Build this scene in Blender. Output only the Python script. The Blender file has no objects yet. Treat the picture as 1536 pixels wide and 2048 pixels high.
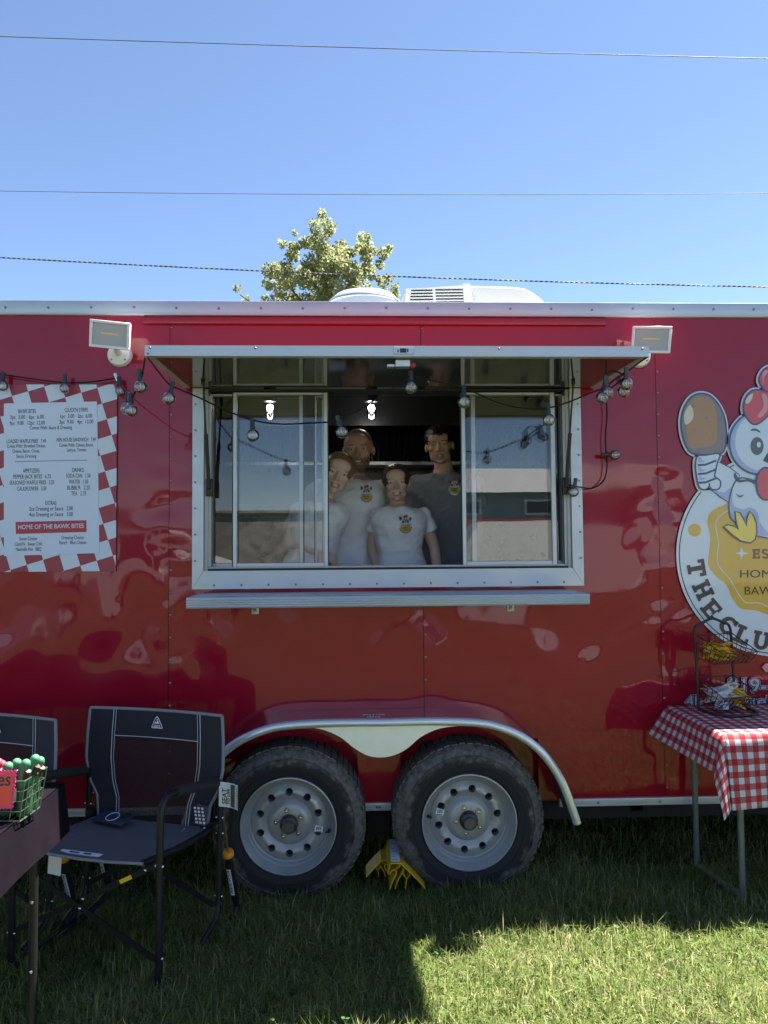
import bpy, bmesh, math, random
import numpy as np
from mathutils import Vector, Matrix, noise as mnoise
from mathutils.bvhtree import BVHTree
R = math.radians
random.seed(7)
C = bpy.context.scene.collection
SC = bpy.context.scene

# ------------------------------------------------------------------ camera
F_PX = 1500.0
CAM = Vector((0.0, -3.5, 1.56))
YAW, PIT, ROL = R(2.1), R(2.5), R(0.43)
cf = Vector((math.sin(YAW) * math.cos(PIT), math.cos(YAW) * math.cos(PIT), math.sin(PIT)))
r0 = cf.cross(Vector((0, 0, 1))).normalized()
u0 = r0.cross(cf)
cr = r0 * math.cos(ROL) - u0 * math.sin(ROL)
cu = u0 * math.cos(ROL) + r0 * math.sin(ROL)
cd = bpy.data.cameras.new('camera')
cd.sensor_fit = 'VERTICAL'
cd.sensor_height = 36.0
cd.lens = F_PX / 2048 * 36.0
cd.clip_start = 0.05
cd.clip_end = 2000
co = bpy.data.objects.new('camera', cd)
C.objects.link(co)
m = Matrix.Identity(4)
m.col[0][:3] = cr; m.col[1][:3] = cu; m.col[2][:3] = -cf; m.col[3][:3] = CAM
co.matrix_world = m
SC.camera = co

# ------------------------------------------------------------------ light
SUN_DIR = Vector((0.43, 0.26, 1.0)).normalized()      # towards the sun
sun_el = math.asin(SUN_DIR.z)
sun_az = math.atan2(SUN_DIR.x, SUN_DIR.y)
W = bpy.data.worlds.new('World')
SC.world = W
W.use_nodes = True
nt = W.node_tree
bg = nt.nodes['Background']
sky = nt.nodes.new('ShaderNodeTexSky')
sky.sky_type = 'NISHITA'
sky.sun_disc = False
sky.sun_elevation = sun_el
sky.sun_rotation = sun_az
sky.altitude = 2400
sky.air_density = 0.95
sky.dust_density = 1.0
sky.ozone_density = 1.6
nt.links.new(sky.outputs[0], bg.inputs[0])
bg.inputs[1].default_value = 0.05
sl = bpy.data.lights.new('sun', 'SUN')
sl.energy = 5.0
sl.angle = R(0.5)
sl.color = (1.0, 0.95, 0.86)
so = bpy.data.objects.new('sun', sl)
C.objects.link(so)
so.rotation_euler = SUN_DIR.to_track_quat('Z', 'Y').to_euler()
SC.view_settings.view_transform = 'Standard'
SC.view_settings.look = 'None'
SC.view_settings.gamma = 1.0
SC.view_settings.exposure = 2.4
SC.view_settings.use_curve_mapping = False
SC.render.engine = 'CYCLES'
SC.cycles.max_bounces = 8
SC.cycles.transparent_max_bounces = 24

# ------------------------------------------------------------------ helpers
def ray(px, py):
    return cf + cr * ((px - 768) / F_PX) - cu * ((py - 1024) / F_PX)

def at(px, py, Y=0.0):
    """point where the sight line through a pixel of the photograph meets the plane y = Y"""
    d = ray(px, py)
    return CAM + d * ((Y - CAM.y) / d.y)

def wx(px, py, Y=0.0): return at(px, py, Y).x
def wz(px, py, Y=0.0): return at(px, py, Y).z

def ground_z(x, y):
    d = min(max(-y, 0.0), 1.6)
    bx = min(max((1.15 - abs(x - .25)) / .5, 0), 1) * min(max((.75 - abs(y + .1)) / .4, 0), 1)
    return .03 * bx * bx * (3 - 2 * bx) + 0.04 * min(max(x + 0.3, -0.6), 2.6) + 0.10 * d

class MB:
    def __init__(s):
        s.v = []; s.f = []; s.m = []; s.uv = None
    def add(s, vs, fs, mi=0):
        o = len(s.v)
        s.v.extend([tuple(p) for p in vs])
        s.f.extend([tuple(i + o for i in f) for f in fs])
        s.m.extend([mi] * len(fs))
        return s
    def box(s, x0, x1, y0, y1, z0, z1, mi=0):
        vs = [(x, y, z) for x in (x0, x1) for y in (y0, y1) for z in (z0, z1)]
        fs = [(0, 1, 3, 2), (4, 6, 7, 5), (0, 4, 5, 1), (2, 3, 7, 6), (0, 2, 6, 4), (1, 5, 7, 3)]
        return s.add(vs, fs, mi)
    def obox(s, c, size, M=None, mi=0, bev=0.0, seg=2):
        bm = bmesh.new()
        bmesh.ops.create_cube(bm, size=1.0)
        for v in bm.verts:
            v.co = Vector((v.co.x * size[0], v.co.y * size[1], v.co.z * size[2]))
        if bev > 0:
            bmesh.ops.bevel(bm, geom=list(bm.edges), offset=bev, segments=seg, affect='EDGES', profile=0.5)
        M = M or Matrix.Identity(3)
        c = Vector(c)
        bm.verts.index_update()
        vs = [M @ v.co + c for v in bm.verts]
        fs = [[v.index for v in f.verts] for f in bm.faces]
        bm.free()
        return s.add(vs, fs, mi)
    def rbox(s, x0, x1, y0, y1, z0, z1, bev=0.004, seg=2, mi=0):
        return s.obox(((x0 + x1) / 2, (y0 + y1) / 2, (z0 + z1) / 2), (x1 - x0, y1 - y0, z1 - z0), None, mi, bev, seg)
    def tube(s, pts, r, n=8, closed=False, mi=0, caps=True):
        pts = [Vector(p) for p in pts]
        k = len(pts)
        rs = r if isinstance(r, (list, tuple)) else [r] * k
        T = []
        for i in range(k):
            a = pts[(i - 1) % k] if (closed or i > 0) else pts[i]
            b = pts[(i + 1) % k] if (closed or i < k - 1) else pts[i]
            t = (b - a)
            T.append(t.normalized() if t.length > 1e-9 else Vector((0, 0, 1)))
        nrm = T[0].orthogonal().normalized()
        vs = []; fs = []
        for i in range(k):
            if i > 0:
                q = T[i - 1].rotation_difference(T[i])
                nrm = (q @ nrm).normalized()
            b = T[i].cross(nrm)
            for j in range(n):
                a = 2 * math.pi * j / n
                vs.append(pts[i] + (nrm * math.cos(a) + b * math.sin(a)) * rs[i])
        for i in range(k if closed else k - 1):
            i2 = (i + 1) % k
            for j in range(n):
                j2 = (j + 1) % n
                fs.append((i * n + j, i * n + j2, i2 * n + j2, i2 * n + j))
        if caps and not closed:
            fs.append(tuple(range(n - 1, -1, -1)))
            fs.append(tuple((k - 1) * n + j for j in range(n)))
        return s.add(vs, fs, mi)
    def lathe(s, prof, M=None, n=32, mi=0, a0=0.0, a1=2 * math.pi):
        """prof: (radius, height) pairs round the local z axis; M: 4x4"""
        M = M or Matrix.Identity(4)
        full = abs(a1 - a0 - 2 * math.pi) < 1e-6
        vs = []; fs = []
        k = len(prof)
        cols = n if full else n + 1
        for j in range(cols):
            a = a0 + (a1 - a0) * j / n
            for (r, h) in prof:
                vs.append(M @ Vector((r * math.cos(a), r * math.sin(a), h)))
        for j in range(n):
            j2 = (j + 1) % cols
            for i in range(k - 1):
                fs.append((j * k + i, j2 * k + i, j2 * k + i + 1, j * k + i + 1))
        return s.add(vs, fs, mi)
    def prism(s, poly, O, U, V, t, mi=0):
        """polygon in the plane (O; U, V) given thickness t along U x V"""
        O, U, V = Vector(O), Vector(U), Vector(V)
        N = U.cross(V).normalized()
        k = len(poly)
        vs = [O + U * a + V * b for a, b in poly] + [O + U * a + V * b + N * t for a, b in poly]
        fs = [tuple(range(k - 1, -1, -1)), tuple(range(k, 2 * k))]
        fs += [(i, (i + 1) % k, k + (i + 1) % k, k + i) for i in range(k)]
        return s.add(vs, fs, mi)
    def sphere(s, c, r, nu=16, nv=10, M=None, mi=0):
        c = Vector(c)
        rr = r if isinstance(r, (list, tuple)) else (r, r, r)
        M = M or Matrix.Identity(3)
        vs = [c + M @ Vector((0, 0, rr[2]))]
        for i in range(1, nv):
            th = math.pi * i / nv
            for j in range(nu):
                ph = 2 * math.pi * j / nu
                vs.append(c + M @ Vector((rr[0] * math.sin(th) * math.cos(ph), rr[1] * math.sin(th) * math.sin(ph), rr[2] * math.cos(th))))
        vs.append(c + M @ Vector((0, 0, -rr[2])))
        fs = [(0, 1 + j, 1 + (j + 1) % nu) for j in range(nu)]
        for i in range(nv - 2):
            for j in range(nu):
                a = 1 + i * nu + j; b = 1 + i * nu + (j + 1) % nu
                fs.append((a, a + nu, b + nu, b))
        l = len(vs) - 1
        fs += [(1 + (nv - 2) * nu + (j + 1) % nu, 1 + (nv - 2) * nu + j, l) for j in range(nu)]
        return s.add(vs, fs, mi)
    def grid(s, fn, nu, nv, mi=0):
        vs = [fn(i / nu, j / nv) for j in range(nv + 1) for i in range(nu + 1)]
        w = nu + 1
        fs = [(j * w + i, j * w + i + 1, (j + 1) * w + i + 1, (j + 1) * w + i) for j in range(nv) for i in range(nu)]
        return s.add(vs, fs, mi)
    def mesh(s, name, mats, smooth=None):
        me = bpy.data.meshes.new(name)
        me.from_pydata(s.v, [], s.f)
        ml = mats if isinstance(mats, (list, tuple)) else [mats]
        for x in ml: me.materials.append(x)
        if len(ml) > 1: me.polygons.foreach_set('material_index', s.m)
        fix_normals(me)
        if smooth is not None: set_smooth(me, smooth)
        me.update()
        return me
    def build(s, name, mats, parent=None, smooth=None):
        o = bpy.data.objects.new(name, s.mesh(name, mats, smooth))
        C.objects.link(o)
        if parent is not None: adopt(o, parent)
        return o

def fix_normals(me):
    bm = bmesh.new(); bm.from_mesh(me)
    bmesh.ops.recalc_face_normals(bm, faces=bm.faces)
    bm.to_mesh(me); bm.free()

def set_smooth(me, ang):
    me.polygons.foreach_set('use_smooth', [True] * len(me.polygons))
    if ang < 179: me.set_sharp_from_angle(angle=R(ang))

def wm(o):
    B = Matrix.LocRotScale(o.location, o.rotation_euler, o.scale)
    return B if o.parent is None else wm(o.parent) @ o.matrix_parent_inverse @ B

def adopt(o, parent):
    """hang a mesh that is given in world coordinates under its thing"""
    o.parent = parent
    o.matrix_parent_inverse = wm(parent).inverted()
    return o

def tag(o, label=None, cat=None, group=None, kind=None):
    if label: o['label'] = label
    if cat: o['category'] = cat
    if group: o['group'] = group
    if kind: o['kind'] = kind
    return o

def thing(name, label, cat, loc=(0, 0, 0), rotz=0.0, group=None):
    o = bpy.data.objects.new(name, None)
    o.empty_display_size = 0.1
    C.objects.link(o)
    o.location = loc
    o.rotation_euler = (0, 0, rotz)
    return tag(o, label, cat, group)

def part(name, mb, mats, parent, smooth=None, label=None):
    """mesh already given in the parent's own frame"""
    o = bpy.data.objects.new(name, mb if isinstance(mb, bpy.types.Mesh) else mb.mesh(name, mats, smooth))
    C.objects.link(o)
    o.parent = parent
    if label: o['label'] = label
    return o

def copy_tree(o, parent=None):
    c = o.copy(); C.objects.link(c)
    c.parent = parent
    for ch in list(o.children): copy_tree(ch, c)
    return c

# ------------------------------------------------------------------ materials
def mat(name, col, rough=0.5, metal=0.0, spec=0.5, coat=0.0, coat_rough=0.03, coat_ior=1.5, var=0.0, vscale=8.0, bump=0.0, bscale=60.0, ior=1.5, sheen=0.0, stretch=None, alpha=1.0):
    M = bpy.data.materials.new(name); M.use_nodes = True
    t = M.node_tree; b = t.nodes['Principled BSDF']
    b.inputs['Base Color'].default_value = (*col, 1)
    b.inputs['Roughness'].default_value = rough
    b.inputs['Metallic'].default_value = metal
    b.inputs['Specular IOR Level'].default_value = spec
    b.inputs['IOR'].default_value = ior
    b.inputs['Coat Weight'].default_value = coat
    b.inputs['Coat Roughness'].default_value = coat_rough
    b.inputs['Coat IOR'].default_value = coat_ior
    if sheen: b.inputs['Sheen Weight'].default_value = sheen
    tc = t.nodes.new('ShaderNodeTexCoord')
    vec = tc.outputs['Object']
    if stretch:
        mp = t.nodes.new('ShaderNodeMapping'); mp.inputs['Scale'].default_value = stretch
        t.links.new(vec, mp.inputs[0]); vec = mp.outputs[0]
    if var > 0:
        n = t.nodes.new('ShaderNodeTexNoise'); n.inputs['Scale'].default_value = vscale; n.inputs['Detail'].default_value = 6
        t.links.new(vec, n.inputs['Vector'])
        mr = t.nodes.new('ShaderNodeMapRange'); mr.inputs[1].default_value = .3; mr.inputs[2].default_value = .7
        mr.inputs[3].default_value = 1 - var; mr.inputs[4].default_value = 1 + var * .6
        t.links.new(n.outputs[0], mr.inputs[0])
        mx = t.nodes.new('ShaderNodeVectorMath'); mx.operation = 'SCALE'
        mx.inputs[0].default_value = col
        t.links.new(mr.outputs[0], mx.inputs['Scale'])
        t.links.new(mx.outputs[0], b.inputs['Base Color'])
        r2 = t.nodes.new('ShaderNodeMapRange'); r2.inputs[1].default_value = .3; r2.inputs[2].default_value = .7
        r2.inputs[3].default_value = max(rough - .12, .02); r2.inputs[4].default_value = min(rough + .12, 1)
        t.links.new(n.outputs[0], r2.inputs[0]); t.links.new(r2.outputs[0], b.inputs['Roughness'])
    if bump > 0:
        n2 = t.nodes.new('ShaderNodeTexNoise'); n2.inputs['Scale'].default_value = bscale; n2.inputs['Detail'].default_value = 4
        t.links.new(vec, n2.inputs['Vector'])
        bp = t.nodes.new('ShaderNodeBump'); bp.inputs['Strength'].default_value = bump; bp.inputs['Distance'].default_value = .01
        t.links.new(n2.outputs[0], bp.inputs['Height']); t.links.new(bp.outputs[0], b.inputs['Normal'])
    return M

def thin_glass(name, tint=(0.9, 0.95, 0.95), ior=1.5, refl=1.0, rough=0.0, bump=0.0, bscale=6.0):
    M = bpy.data.materials.new(name); M.use_nodes = True
    t = M.node_tree; t.nodes.clear()
    out = t.nodes.new('ShaderNodeOutputMaterial')
    tr = t.nodes.new('ShaderNodeBsdfTransparent'); tr.inputs[0].default_value = (*tint, 1)
    gl = t.nodes.new('ShaderNodeBsdfGlossy'); gl.inputs['Roughness'].default_value = rough
    fr = t.nodes.new('ShaderNodeFresnel'); fr.inputs[0].default_value = ior
    mu = t.nodes.new('ShaderNodeMath'); mu.operation = 'MULTIPLY'; mu.inputs[1].default_value = refl; mu.use_clamp = True
    mx = t.nodes.new('ShaderNodeMixShader')
    t.links.new(fr.outputs[0], mu.inputs[0]); t.links.new(mu.outputs[0], mx.inputs[0])
    t.links.new(tr.outputs[0], mx.inputs[1]); t.links.new(gl.outputs[0], mx.inputs[2])
    t.links.new(mx.outputs[0], out.inputs[0])
    if bump:
        tc = t.nodes.new('ShaderNodeTexCoord')
        n = t.nodes.new('ShaderNodeTexNoise'); n.inputs['Scale'].default_value = bscale; n.inputs['Detail'].default_value = 2
        b = t.nodes.new('ShaderNodeBump'); b.inputs['Strength'].default_value = bump; b.inputs['Distance'].default_value = .01
        t.links.new(tc.outputs['Object'], n.inputs[0]); t.links.new(n.outputs[0], b.inputs['Height'])
        t.links.new(b.outputs[0], gl.inputs['Normal'])
    return M

def emit(name, col, s):
    M = bpy.data.materials.new(name); M.use_nodes = True
    b = M.node_tree.nodes['Principled BSDF']
    b.inputs['Base Color'].default_value = (*col, 1)
    b.inputs['Emission Color'].default_value = (*col, 1)
    b.inputs['Emission Strength'].default_value = s
    return M

def text_geo(s, font_h=1.0, width=None, off=0.0, res=3):
    """flat lettering: vertices (x, y) and faces, lower-left at the origin, capital height font_h, stretched to width"""
    cu_ = bpy.data.curves.new('t', 'FONT'); cu_.body = s; cu_.offset = off; cu_.resolution_u = res
    cu_.size = font_h / 0.70
    o = bpy.data.objects.new('t', cu_)
    me = o.to_mesh()
    vs = [(v.co.x, v.co.y) for v in me.vertices]
    fs = [tuple(p.vertices) for p in me.polygons]
    o.to_mesh_clear()
    bpy.data.objects.remove(o); bpy.data.curves.remove(cu_)
    if not vs: return [], []
    x0 = min(v[0] for v in vs); x1 = max(v[0] for v in vs)
    k = (width / (x1 - x0)) if width else 1.0
    return [((x - x0) * k, y) for x, y in vs], fs

def catmull(pts, n=6, closed=True):
    out = []
    k = len(pts)
    P = [Vector(p) for p in pts]
    rng = range(k) if closed else range(k - 1)
    for i in rng:
        if closed:
            a, b, c, d = P[(i - 1) % k], P[i], P[(i + 1) % k], P[(i + 2) % k]
        else:
            a, b, c, d = P[max(i - 1, 0)], P[i], P[i + 1], P[min(i + 2, k - 1)]
        for j in range(n):
            t = j / n
            out.append(0.5 * ((2 * b) + (c - a) * t + (2 * a - 5 * b + 4 * c - d) * t * t + (3 * b - a - 3 * c + d) * t ** 3))
    if not closed: out.append(P[-1])
    return out

RED = (0.27, 0.004, 0.018)
mt = {}
mt['red'] = mat('red_paint', RED, rough=.3, spec=.10, coat=.78, coat_rough=.03, coat_ior=1.5)
def road_dust(M):
    """faint dried splashes and dust that dull the gloss towards the sill"""
    t = M.node_tree; b = t.nodes['Principled BSDF']; N = t.nodes.new; Lk = t.links.new
    tc = N('ShaderNodeTexCoord'); n = N('ShaderNodeTexNoise'); n.inputs['Scale'].default_value = 2.2; n.inputs['Detail'].default_value = 9; n.inputs['Roughness'].default_value = .7
    Lk(tc.outputs['Object'], n.inputs[0])
    mr = N('ShaderNodeMapRange'); mr.inputs[1].default_value = .42; mr.inputs[2].default_value = .75; mr.inputs[3].default_value = .02; mr.inputs[4].default_value = .10
    Lk(n.outputs[0], mr.inputs[0]); Lk(mr.outputs[0], b.inputs['Coat Roughness'])
    n2 = N('ShaderNodeTexNoise'); n2.inputs['Scale'].default_value = 90; n2.inputs['Detail'].default_value = 3
    Lk(tc.outputs['Object'], n2.inputs[0])
    m2 = N('ShaderNodeMapRange'); m2.inputs[1].default_value = .70; m2.inputs[2].default_value = .78; m2.inputs[3].default_value = 0; m2.inputs[4].default_value = .35
    Lk(n2.outputs[0], m2.inputs[0])
    mx = N('ShaderNodeMix'); mx.data_type = 'RGBA'; mx.inputs['A'].default_value = (*RED, 1); mx.inputs['B'].default_value = (.24, .12, .10, 1)
    Lk(m2.outputs[0], mx.inputs['Factor']); Lk(mx.outputs['Result'], b.inputs['Base Color'])
road_dust(mt['red'])
mt['alu'] = mat('bare_aluminium', (.50, .53, .56), rough=.40, metal=.45, var=.06, vscale=5, stretch=(1, 3, 3))
mt['alu_bright'] = mat('polished_aluminium', (.82, .83, .84), rough=.12, metal=1.0, var=.05, vscale=10)
mt['alu_dull'] = mat('satin_aluminium', (.36, .37, .37), rough=.45, metal=.5, var=.12, vscale=20)
mt['steel'] = mat('stainless_steel', (.55, .55, .54), rough=.3, metal=1.0, var=.1, vscale=6)
mt['screw'] = mat('screw_steel', (.25, .24, .25), rough=.4, metal=.8)
mt['rubber'] = mat('black_rubber', (.012, .012, .013), rough=.6)
mt['black'] = mat('black_plastic', (.012, .012, .014), rough=.4)
mt['dark'] = mat('dark_undercarriage', (.012, .011, .011), rough=.8)
mt['white'] = mat('white_plastic', (.78, .78, .76), rough=.4, var=.04, vscale=9)
mt['glass'] = thin_glass('window_glass', (.90, .93, .93), 1.5, 2.2, 0.0, .03, 2.2)
mt['bulb'] = thin_glass('bulb_glass', (.92, .94, .94), 1.5, 4.0, .14)
# ------------------------------------------------------------------ ground
def lawn_material():
    M = bpy.data.materials.new('lawn_thatch'); M.use_nodes = True
    t = M.node_tree; b = t.nodes['Principled BSDF']
    tc = t.nodes.new('ShaderNodeTexCoord')
    n1 = t.nodes.new('ShaderNodeTexNoise'); n1.inputs['Scale'].default_value = 1.3; n1.inputs['Detail'].default_value = 8
    n2 = t.nodes.new('ShaderNodeTexNoise'); n2.inputs['Scale'].default_value = 60; n2.inputs['Detail'].default_value = 5
    for n in (n1, n2): t.links.new(tc.outputs['Object'], n.inputs[0])
    ad = t.nodes.new('ShaderNodeMath'); ad.operation = 'ADD'
    t.links.new(n1.outputs[0], ad.inputs[0]); t.links.new(n2.outputs[0], ad.inputs[1])
    cr_ = t.nodes.new('ShaderNodeValToRGB')
    e = cr_.color_ramp.elements
    e[0].position = .75; e[0].color = (.028, .036, .014, 1)
    e[1].position = 1.25; e[1].color = (.095, .095, .045, 1)
    e2 = e.new(1.0); e2.color = (.05, .062, .022, 1)
    t.links.new(ad.outputs[0], cr_.inputs[0]); t.links.new(cr_.outputs[0], b.inputs['Base Color'])
    b.inputs['Roughness'].default_value = .95; b.inputs['Specular IOR Level'].default_value = .1
    bp = t.nodes.new('ShaderNodeBump'); bp.inputs['Strength'].default_value = .7; bp.inputs['Distance'].default_value = .02
    t.links.new(n2.outputs[0], bp.inputs['Height']); t.links.new(bp.outputs[0], b.inputs['Normal'])
    return M

def build_ground():
    xs = [-600, -120, -40, -15, -6] + [-3 + .15 * i for i in range(41)] + [6, 15, 40, 120, 600]
    ys = [-600, -120, -40, -15, -7, -4.5] + [-3 + .12 * i for i in range(30)] + [1.2, 3, 6, 15, 40, 120, 600]
    vs = [(x, y, ground_z(x, y) - .012) for y in ys for x in xs]
    w = len(xs)
    mb = MB()
    mb.add(vs, [(j * w + i, j * w + i + 1, (j + 1) * w + i + 1, (j + 1) * w + i) for j in range(len(ys) - 1) for i in range(w - 1)])
    return tag(mb.build('ground', lawn_material(), smooth=180), 'mown lawn of the fairground under and around the red trailer', None, None, 'structure')
build_ground()
# ------------------------------------------------------------------ the red food trailer
TX0, TX1 = -3.05, 3.25          # body ends
TZ0, TZ1 = 0.345, 2.705
TD = 2.44                       # body depth
WX0, WX1, WZ0, WZ1 = -0.70, 1.005, 1.435, 2.290     # serving window hole
OX0, OX1, OZ0, OZ1 = -0.757, 1.062, 1.362, 2.294    # outer edge of the aluminium trim
SEAMS = [-2.05, -0.866, 0.308, 1.43, 2.62]
trailer = thing('food_trailer', 'long glossy red food trailer with its serving window open, parked on the grass', 'food trailer', (0.10, 1.2, 0))

def wall_y(x, z):
    """slight dents and oil-canning of the thin skin (real relief, a few millimetres)"""
    d = min(abs(x - s) for s in SEAMS)
    near = math.exp(-(d / .12) ** 2)
    a = mnoise.noise(Vector((x * 2.1, z * 2.4, 3.1))) * .0022
    lowz = min(max((2.15 - z) / .5, .25), 1.0)
    c = mnoise.noise(Vector((x * 6.5 + 9, z * 5.0, 1.7))) * (.0007 + .0040 * near + .0115 * math.exp(-((z - 1.14) / .20) ** 2)) * lowz
    e = mnoise.noise(Vector((x * 10 + 2, z * 13, 8.7))) * (.0038 * near) * lowz
    return a * lowz + c + e

def skin_panel(x0, x1):
    xs = []; x = x0
    n = max(2, int(round((x1 - x0) / .022)))
    xs = [x0 + (x1 - x0) * i / n for i in range(n + 1)]
    zs = [.37 + (2.66 - .37) * i / 104 for i in range(105)]
    for v in (WX0 - .02, WX1 + .02):
        if x0 < v < x1: xs[min(range(len(xs)), key=lambda i: abs(xs[i] - v))] = v
    for v in (WZ0 - .02, WZ1 + .02): zs[min(range(len(zs)), key=lambda i: abs(zs[i] - v))] = v
    w = len(xs)
    mb = MB()
    vs = [(x, wall_y(x, z), z) for z in zs for x in xs]
    fs = []
    for j in range(len(zs) - 1):
        for i in range(w - 1):
            cx, cz = (xs[i] + xs[i + 1]) / 2, (zs[j] + zs[j + 1]) / 2
            if WX0 - .02 < cx < WX1 + .02 and WZ0 - .02 < cz < WZ1 + .02: continue
            if cz < .66 and -.72 < cx < .90: 
                if abs(cx + .317) < .325 or abs(cx - .515) < .325 : continue
            fs.append((i + j * w, i + 1 + j * w, i + 1 + (j + 1) * w, i + (j + 1) * w))
    mb.add(vs, fs)
    o = mb.build('side_panel', mt['red'], trailer, 180)
    return o
edges = [TX0] + SEAMS + [TX1]
for a, b in zip(edges, edges[1:]):
    skin_panel(a + .0012, b - .0012)
# lap strip behind the seams and the rest of the shell
sh = MB()
for s_ in SEAMS:
    for za, zb in (((.37, OZ0 + .02), (OZ1, 2.66)) if OX0 < s_ < OX1 else ((.37, 2.66),)):
        sh = MB(); sh.box(s_ - .02, s_ + .02, .015, .020, za, zb)
        sh.build('seam_backing', mt['dark'], trailer)
sh = MB()
sh.box(TX0, TX0 + .03, .012, TD, .37, 2.66)
sh.box(TX1 - .03, TX1, .012, TD, .37, 2.66)
sh.box(TX0 + .03, TX1 - .03, TD - .03, TD, .37, 2.66)
sh.build('end_wall', mt['red'], trailer)
rf = MB()
rf.rbox(TX0, TX1, .02, TD - .02, 2.645, 2.695, .01)
rf.build('roof', mt['white'], trailer)
# rails
rl = MB()
rl.rbox(TX0 - .01, TX1 + .01, -.014, .016, 2.637, 2.706, .005)
rl.box(TX0 - .01, TX1 + .01, -.017, -.013, 2.642, 2.650)
rl.build('top_rail', mt['alu'], trailer, 40)
rl = MB()
for a, b in ((TX0, -.735), (-.005 - .02, .208), (.93, TX1)):
    rl.rbox(a, b, -.012, .02, .343, .378, .003)
    rl.box(a, b, -.015, -.0115, .347, .352)
    rl.box(a, b, -.015, -.0115, .366, .371)
rl.build('bottom_rail', mt['alu'], trailer, 40)
# screws: two rows by each seam, rails and the window trim (a few pixels each)
sw = MB()
def screw(x, y, z, r=.0055, ax='y'):
    sw.sphere((x, y, z), (r, r * .55, r), 8, 4)
for s_ in SEAMS:
    z = .42
    while z < 2.6:
        if not (OX0 - .02 < s_ < OX1 + .02 and OZ0 - .12 < z < OZ1 + .06):
            if not (z < .85 and -.8 < s_ < 1.0):
                screw(s_ + .008 + random.uniform(-.001, .001), wall_y(s_, z) - .001, z, .0062)
        z += .103
x = TX0 + .06
while x < TX1:
    screw(x, -.016, 2.672 + random.uniform(-.004, .004), .006); x += .196
x = TX0 + .1
while x < TX1:
    if not (-.74 < x < .93): screw(x, -.013, .36, .006)
    x += .29
screw(.085, -.013, .36, .006); screw(.10, -.013, .36, .006)
# --- window trim, four mitred lengths
fr = MB()
def trim(poly):
    fr.prism(poly, (0, -.004, 0), (1, 0, 0), (0, 0, 1), .012)
trim([(OX0, OZ0), (OX1, OZ0), (WX1 + .004, WZ0 - .004 + .014), (WX0 - .004, WZ0 - .004 + .014)])
trim([(OX0, OZ0 + .0015), (WX0 - .0055, WZ0 + .0115), (WX0 - .0055, OZ1 - .0015), (OX0, OZ1 - .0015)])
trim([(OX1, OZ0 + .0015), (OX1, OZ1 - .0015), (WX1 + .0055, OZ1 - .0015), (WX1 + .0055, WZ0 + .0115)])
frame = fr.build('window_frame', mt['alu'], trailer)
x = OX0 + .10
while x < OX1 - .05:
    screw(x, -.017, OZ0 + .018, .0052); x += .125
z = OZ0 + .13
while z < OZ1 - .02:
    screw(OX0 + .014, -.017, z, .0052); screw(OX1 - .014, -.017, z, .0052); z += .121
# jamb liner and tracks
jb = MB()
jb.box(WX0 - .004, WX0 + .012, -.002, .11, WZ0, WZ1)
jb.box(WX1 - .012, WX1 + .004, -.002, .11, WZ0, WZ1)
jb.box(WX0 + .012, WX1 - .012, -.002, .11, WZ0 - .004, WZ0 + .010)
for k in range(3):
    y = .004 + k * .034
    jb.box(WX0 + .012, WX1 - .012, y, y + .005, WZ0 + .010, WZ0 + .028)
    jb.box(WX0 + .012, WX0 + .026, y, y + .005, WZ0 + .03, WZ1 - .03)
    jb.box(WX1 - .026, WX1 - .012, y, y + .005, WZ0 + .03, WZ1 - .03)
jb.build('window_track', mt['alu_dull'], trailer)
gk = MB()
gk.box(WX0 + .0125, WX1 - .0125, -.0015, .10, WZ1 - .006, WZ1 + .002)
gk.box(WX0 + .013, WX1 - .013, -.0045, .0035, WZ0 + .0105, WZ0 + .020)
gk.box(WX0 + .0125, WX0 + .020, .010, .036, WZ0 + .03, WZ1 - .03)
gk.box(WX1 - .020, WX1 - .0125, .010, .036, WZ0 + .03, WZ1 - .03)
gk.build('window_seal', mt['rubber'], trailer)
# sliding sashes, each with its pane
def sash(x0, x1, y, w=.020, wr=None):
    wr = wr or w
    z0, z1 = WZ0 + .026, WZ1 - .010
    mb = MB()
    mb.rbox(x0, x0 + w, y, y + .016, z0, z1, .002, 1)
    mb.rbox(x1 - wr, x1, y, y + .016, z0, z1, .002, 1)
    mb.rbox(x0 + w, x1 - wr, y + .001, y + .015, z0, z0 + .018, .002, 1)
    mb.rbox(x0 + w, x1 - wr, y + .001, y + .015, z1 - .011, z1, .002, 1)
    o = mb.build('window_sash', mt['alu'], trailer, 40)
    g = MB()
    g.add([(x0 + w - .003, y + .008, z0 + .015), (x1 - wr + .003, y + .008, z0 + .015), (x1 - wr + .003, y + .008, z1 - .012), (x0 + w - .003, y + .008, z1 - .012)], [(0, 1, 2, 3)])
    g.build('pane', mt['glass'], o)
    for a, b in ((x0 - .004, x0 - .0005), (x1 + .0005, x1 + .004)):
        sl_ = MB(); sl_.box(a, b, y + .004, y + .013, z0, z1)
        sl_.build('seal', mt['rubber'], o)
def X_(px, y): return at(px, 1000, y).x
sash(X_(466, .02), X_(656, .02), .014, .019, .019)
sash(X_(418, .06), X_(607, .06), .050, .016, .020)
sash(X_(630, .09), X_(648, .09), .084, .009, .009)
sash(X_(924, .02), X_(1112, .02), .014, .019, .022)
sash(X_(943, .06), X_(1132, .06), .050, .022, .016)
# drip rail over the window
dr = MB()
zt = 2.638
dr.prism([(-.004, zt - .045), (-.019, zt - .042), (-.021, zt - .034), (-.019, zt - .012), (-.004, zt)], (-.985, 0, 0), (0, 1, 0), (0, 0, 1), 2.175)
dr.build('drip_rail', mt['red'], trailer, 30)
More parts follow.
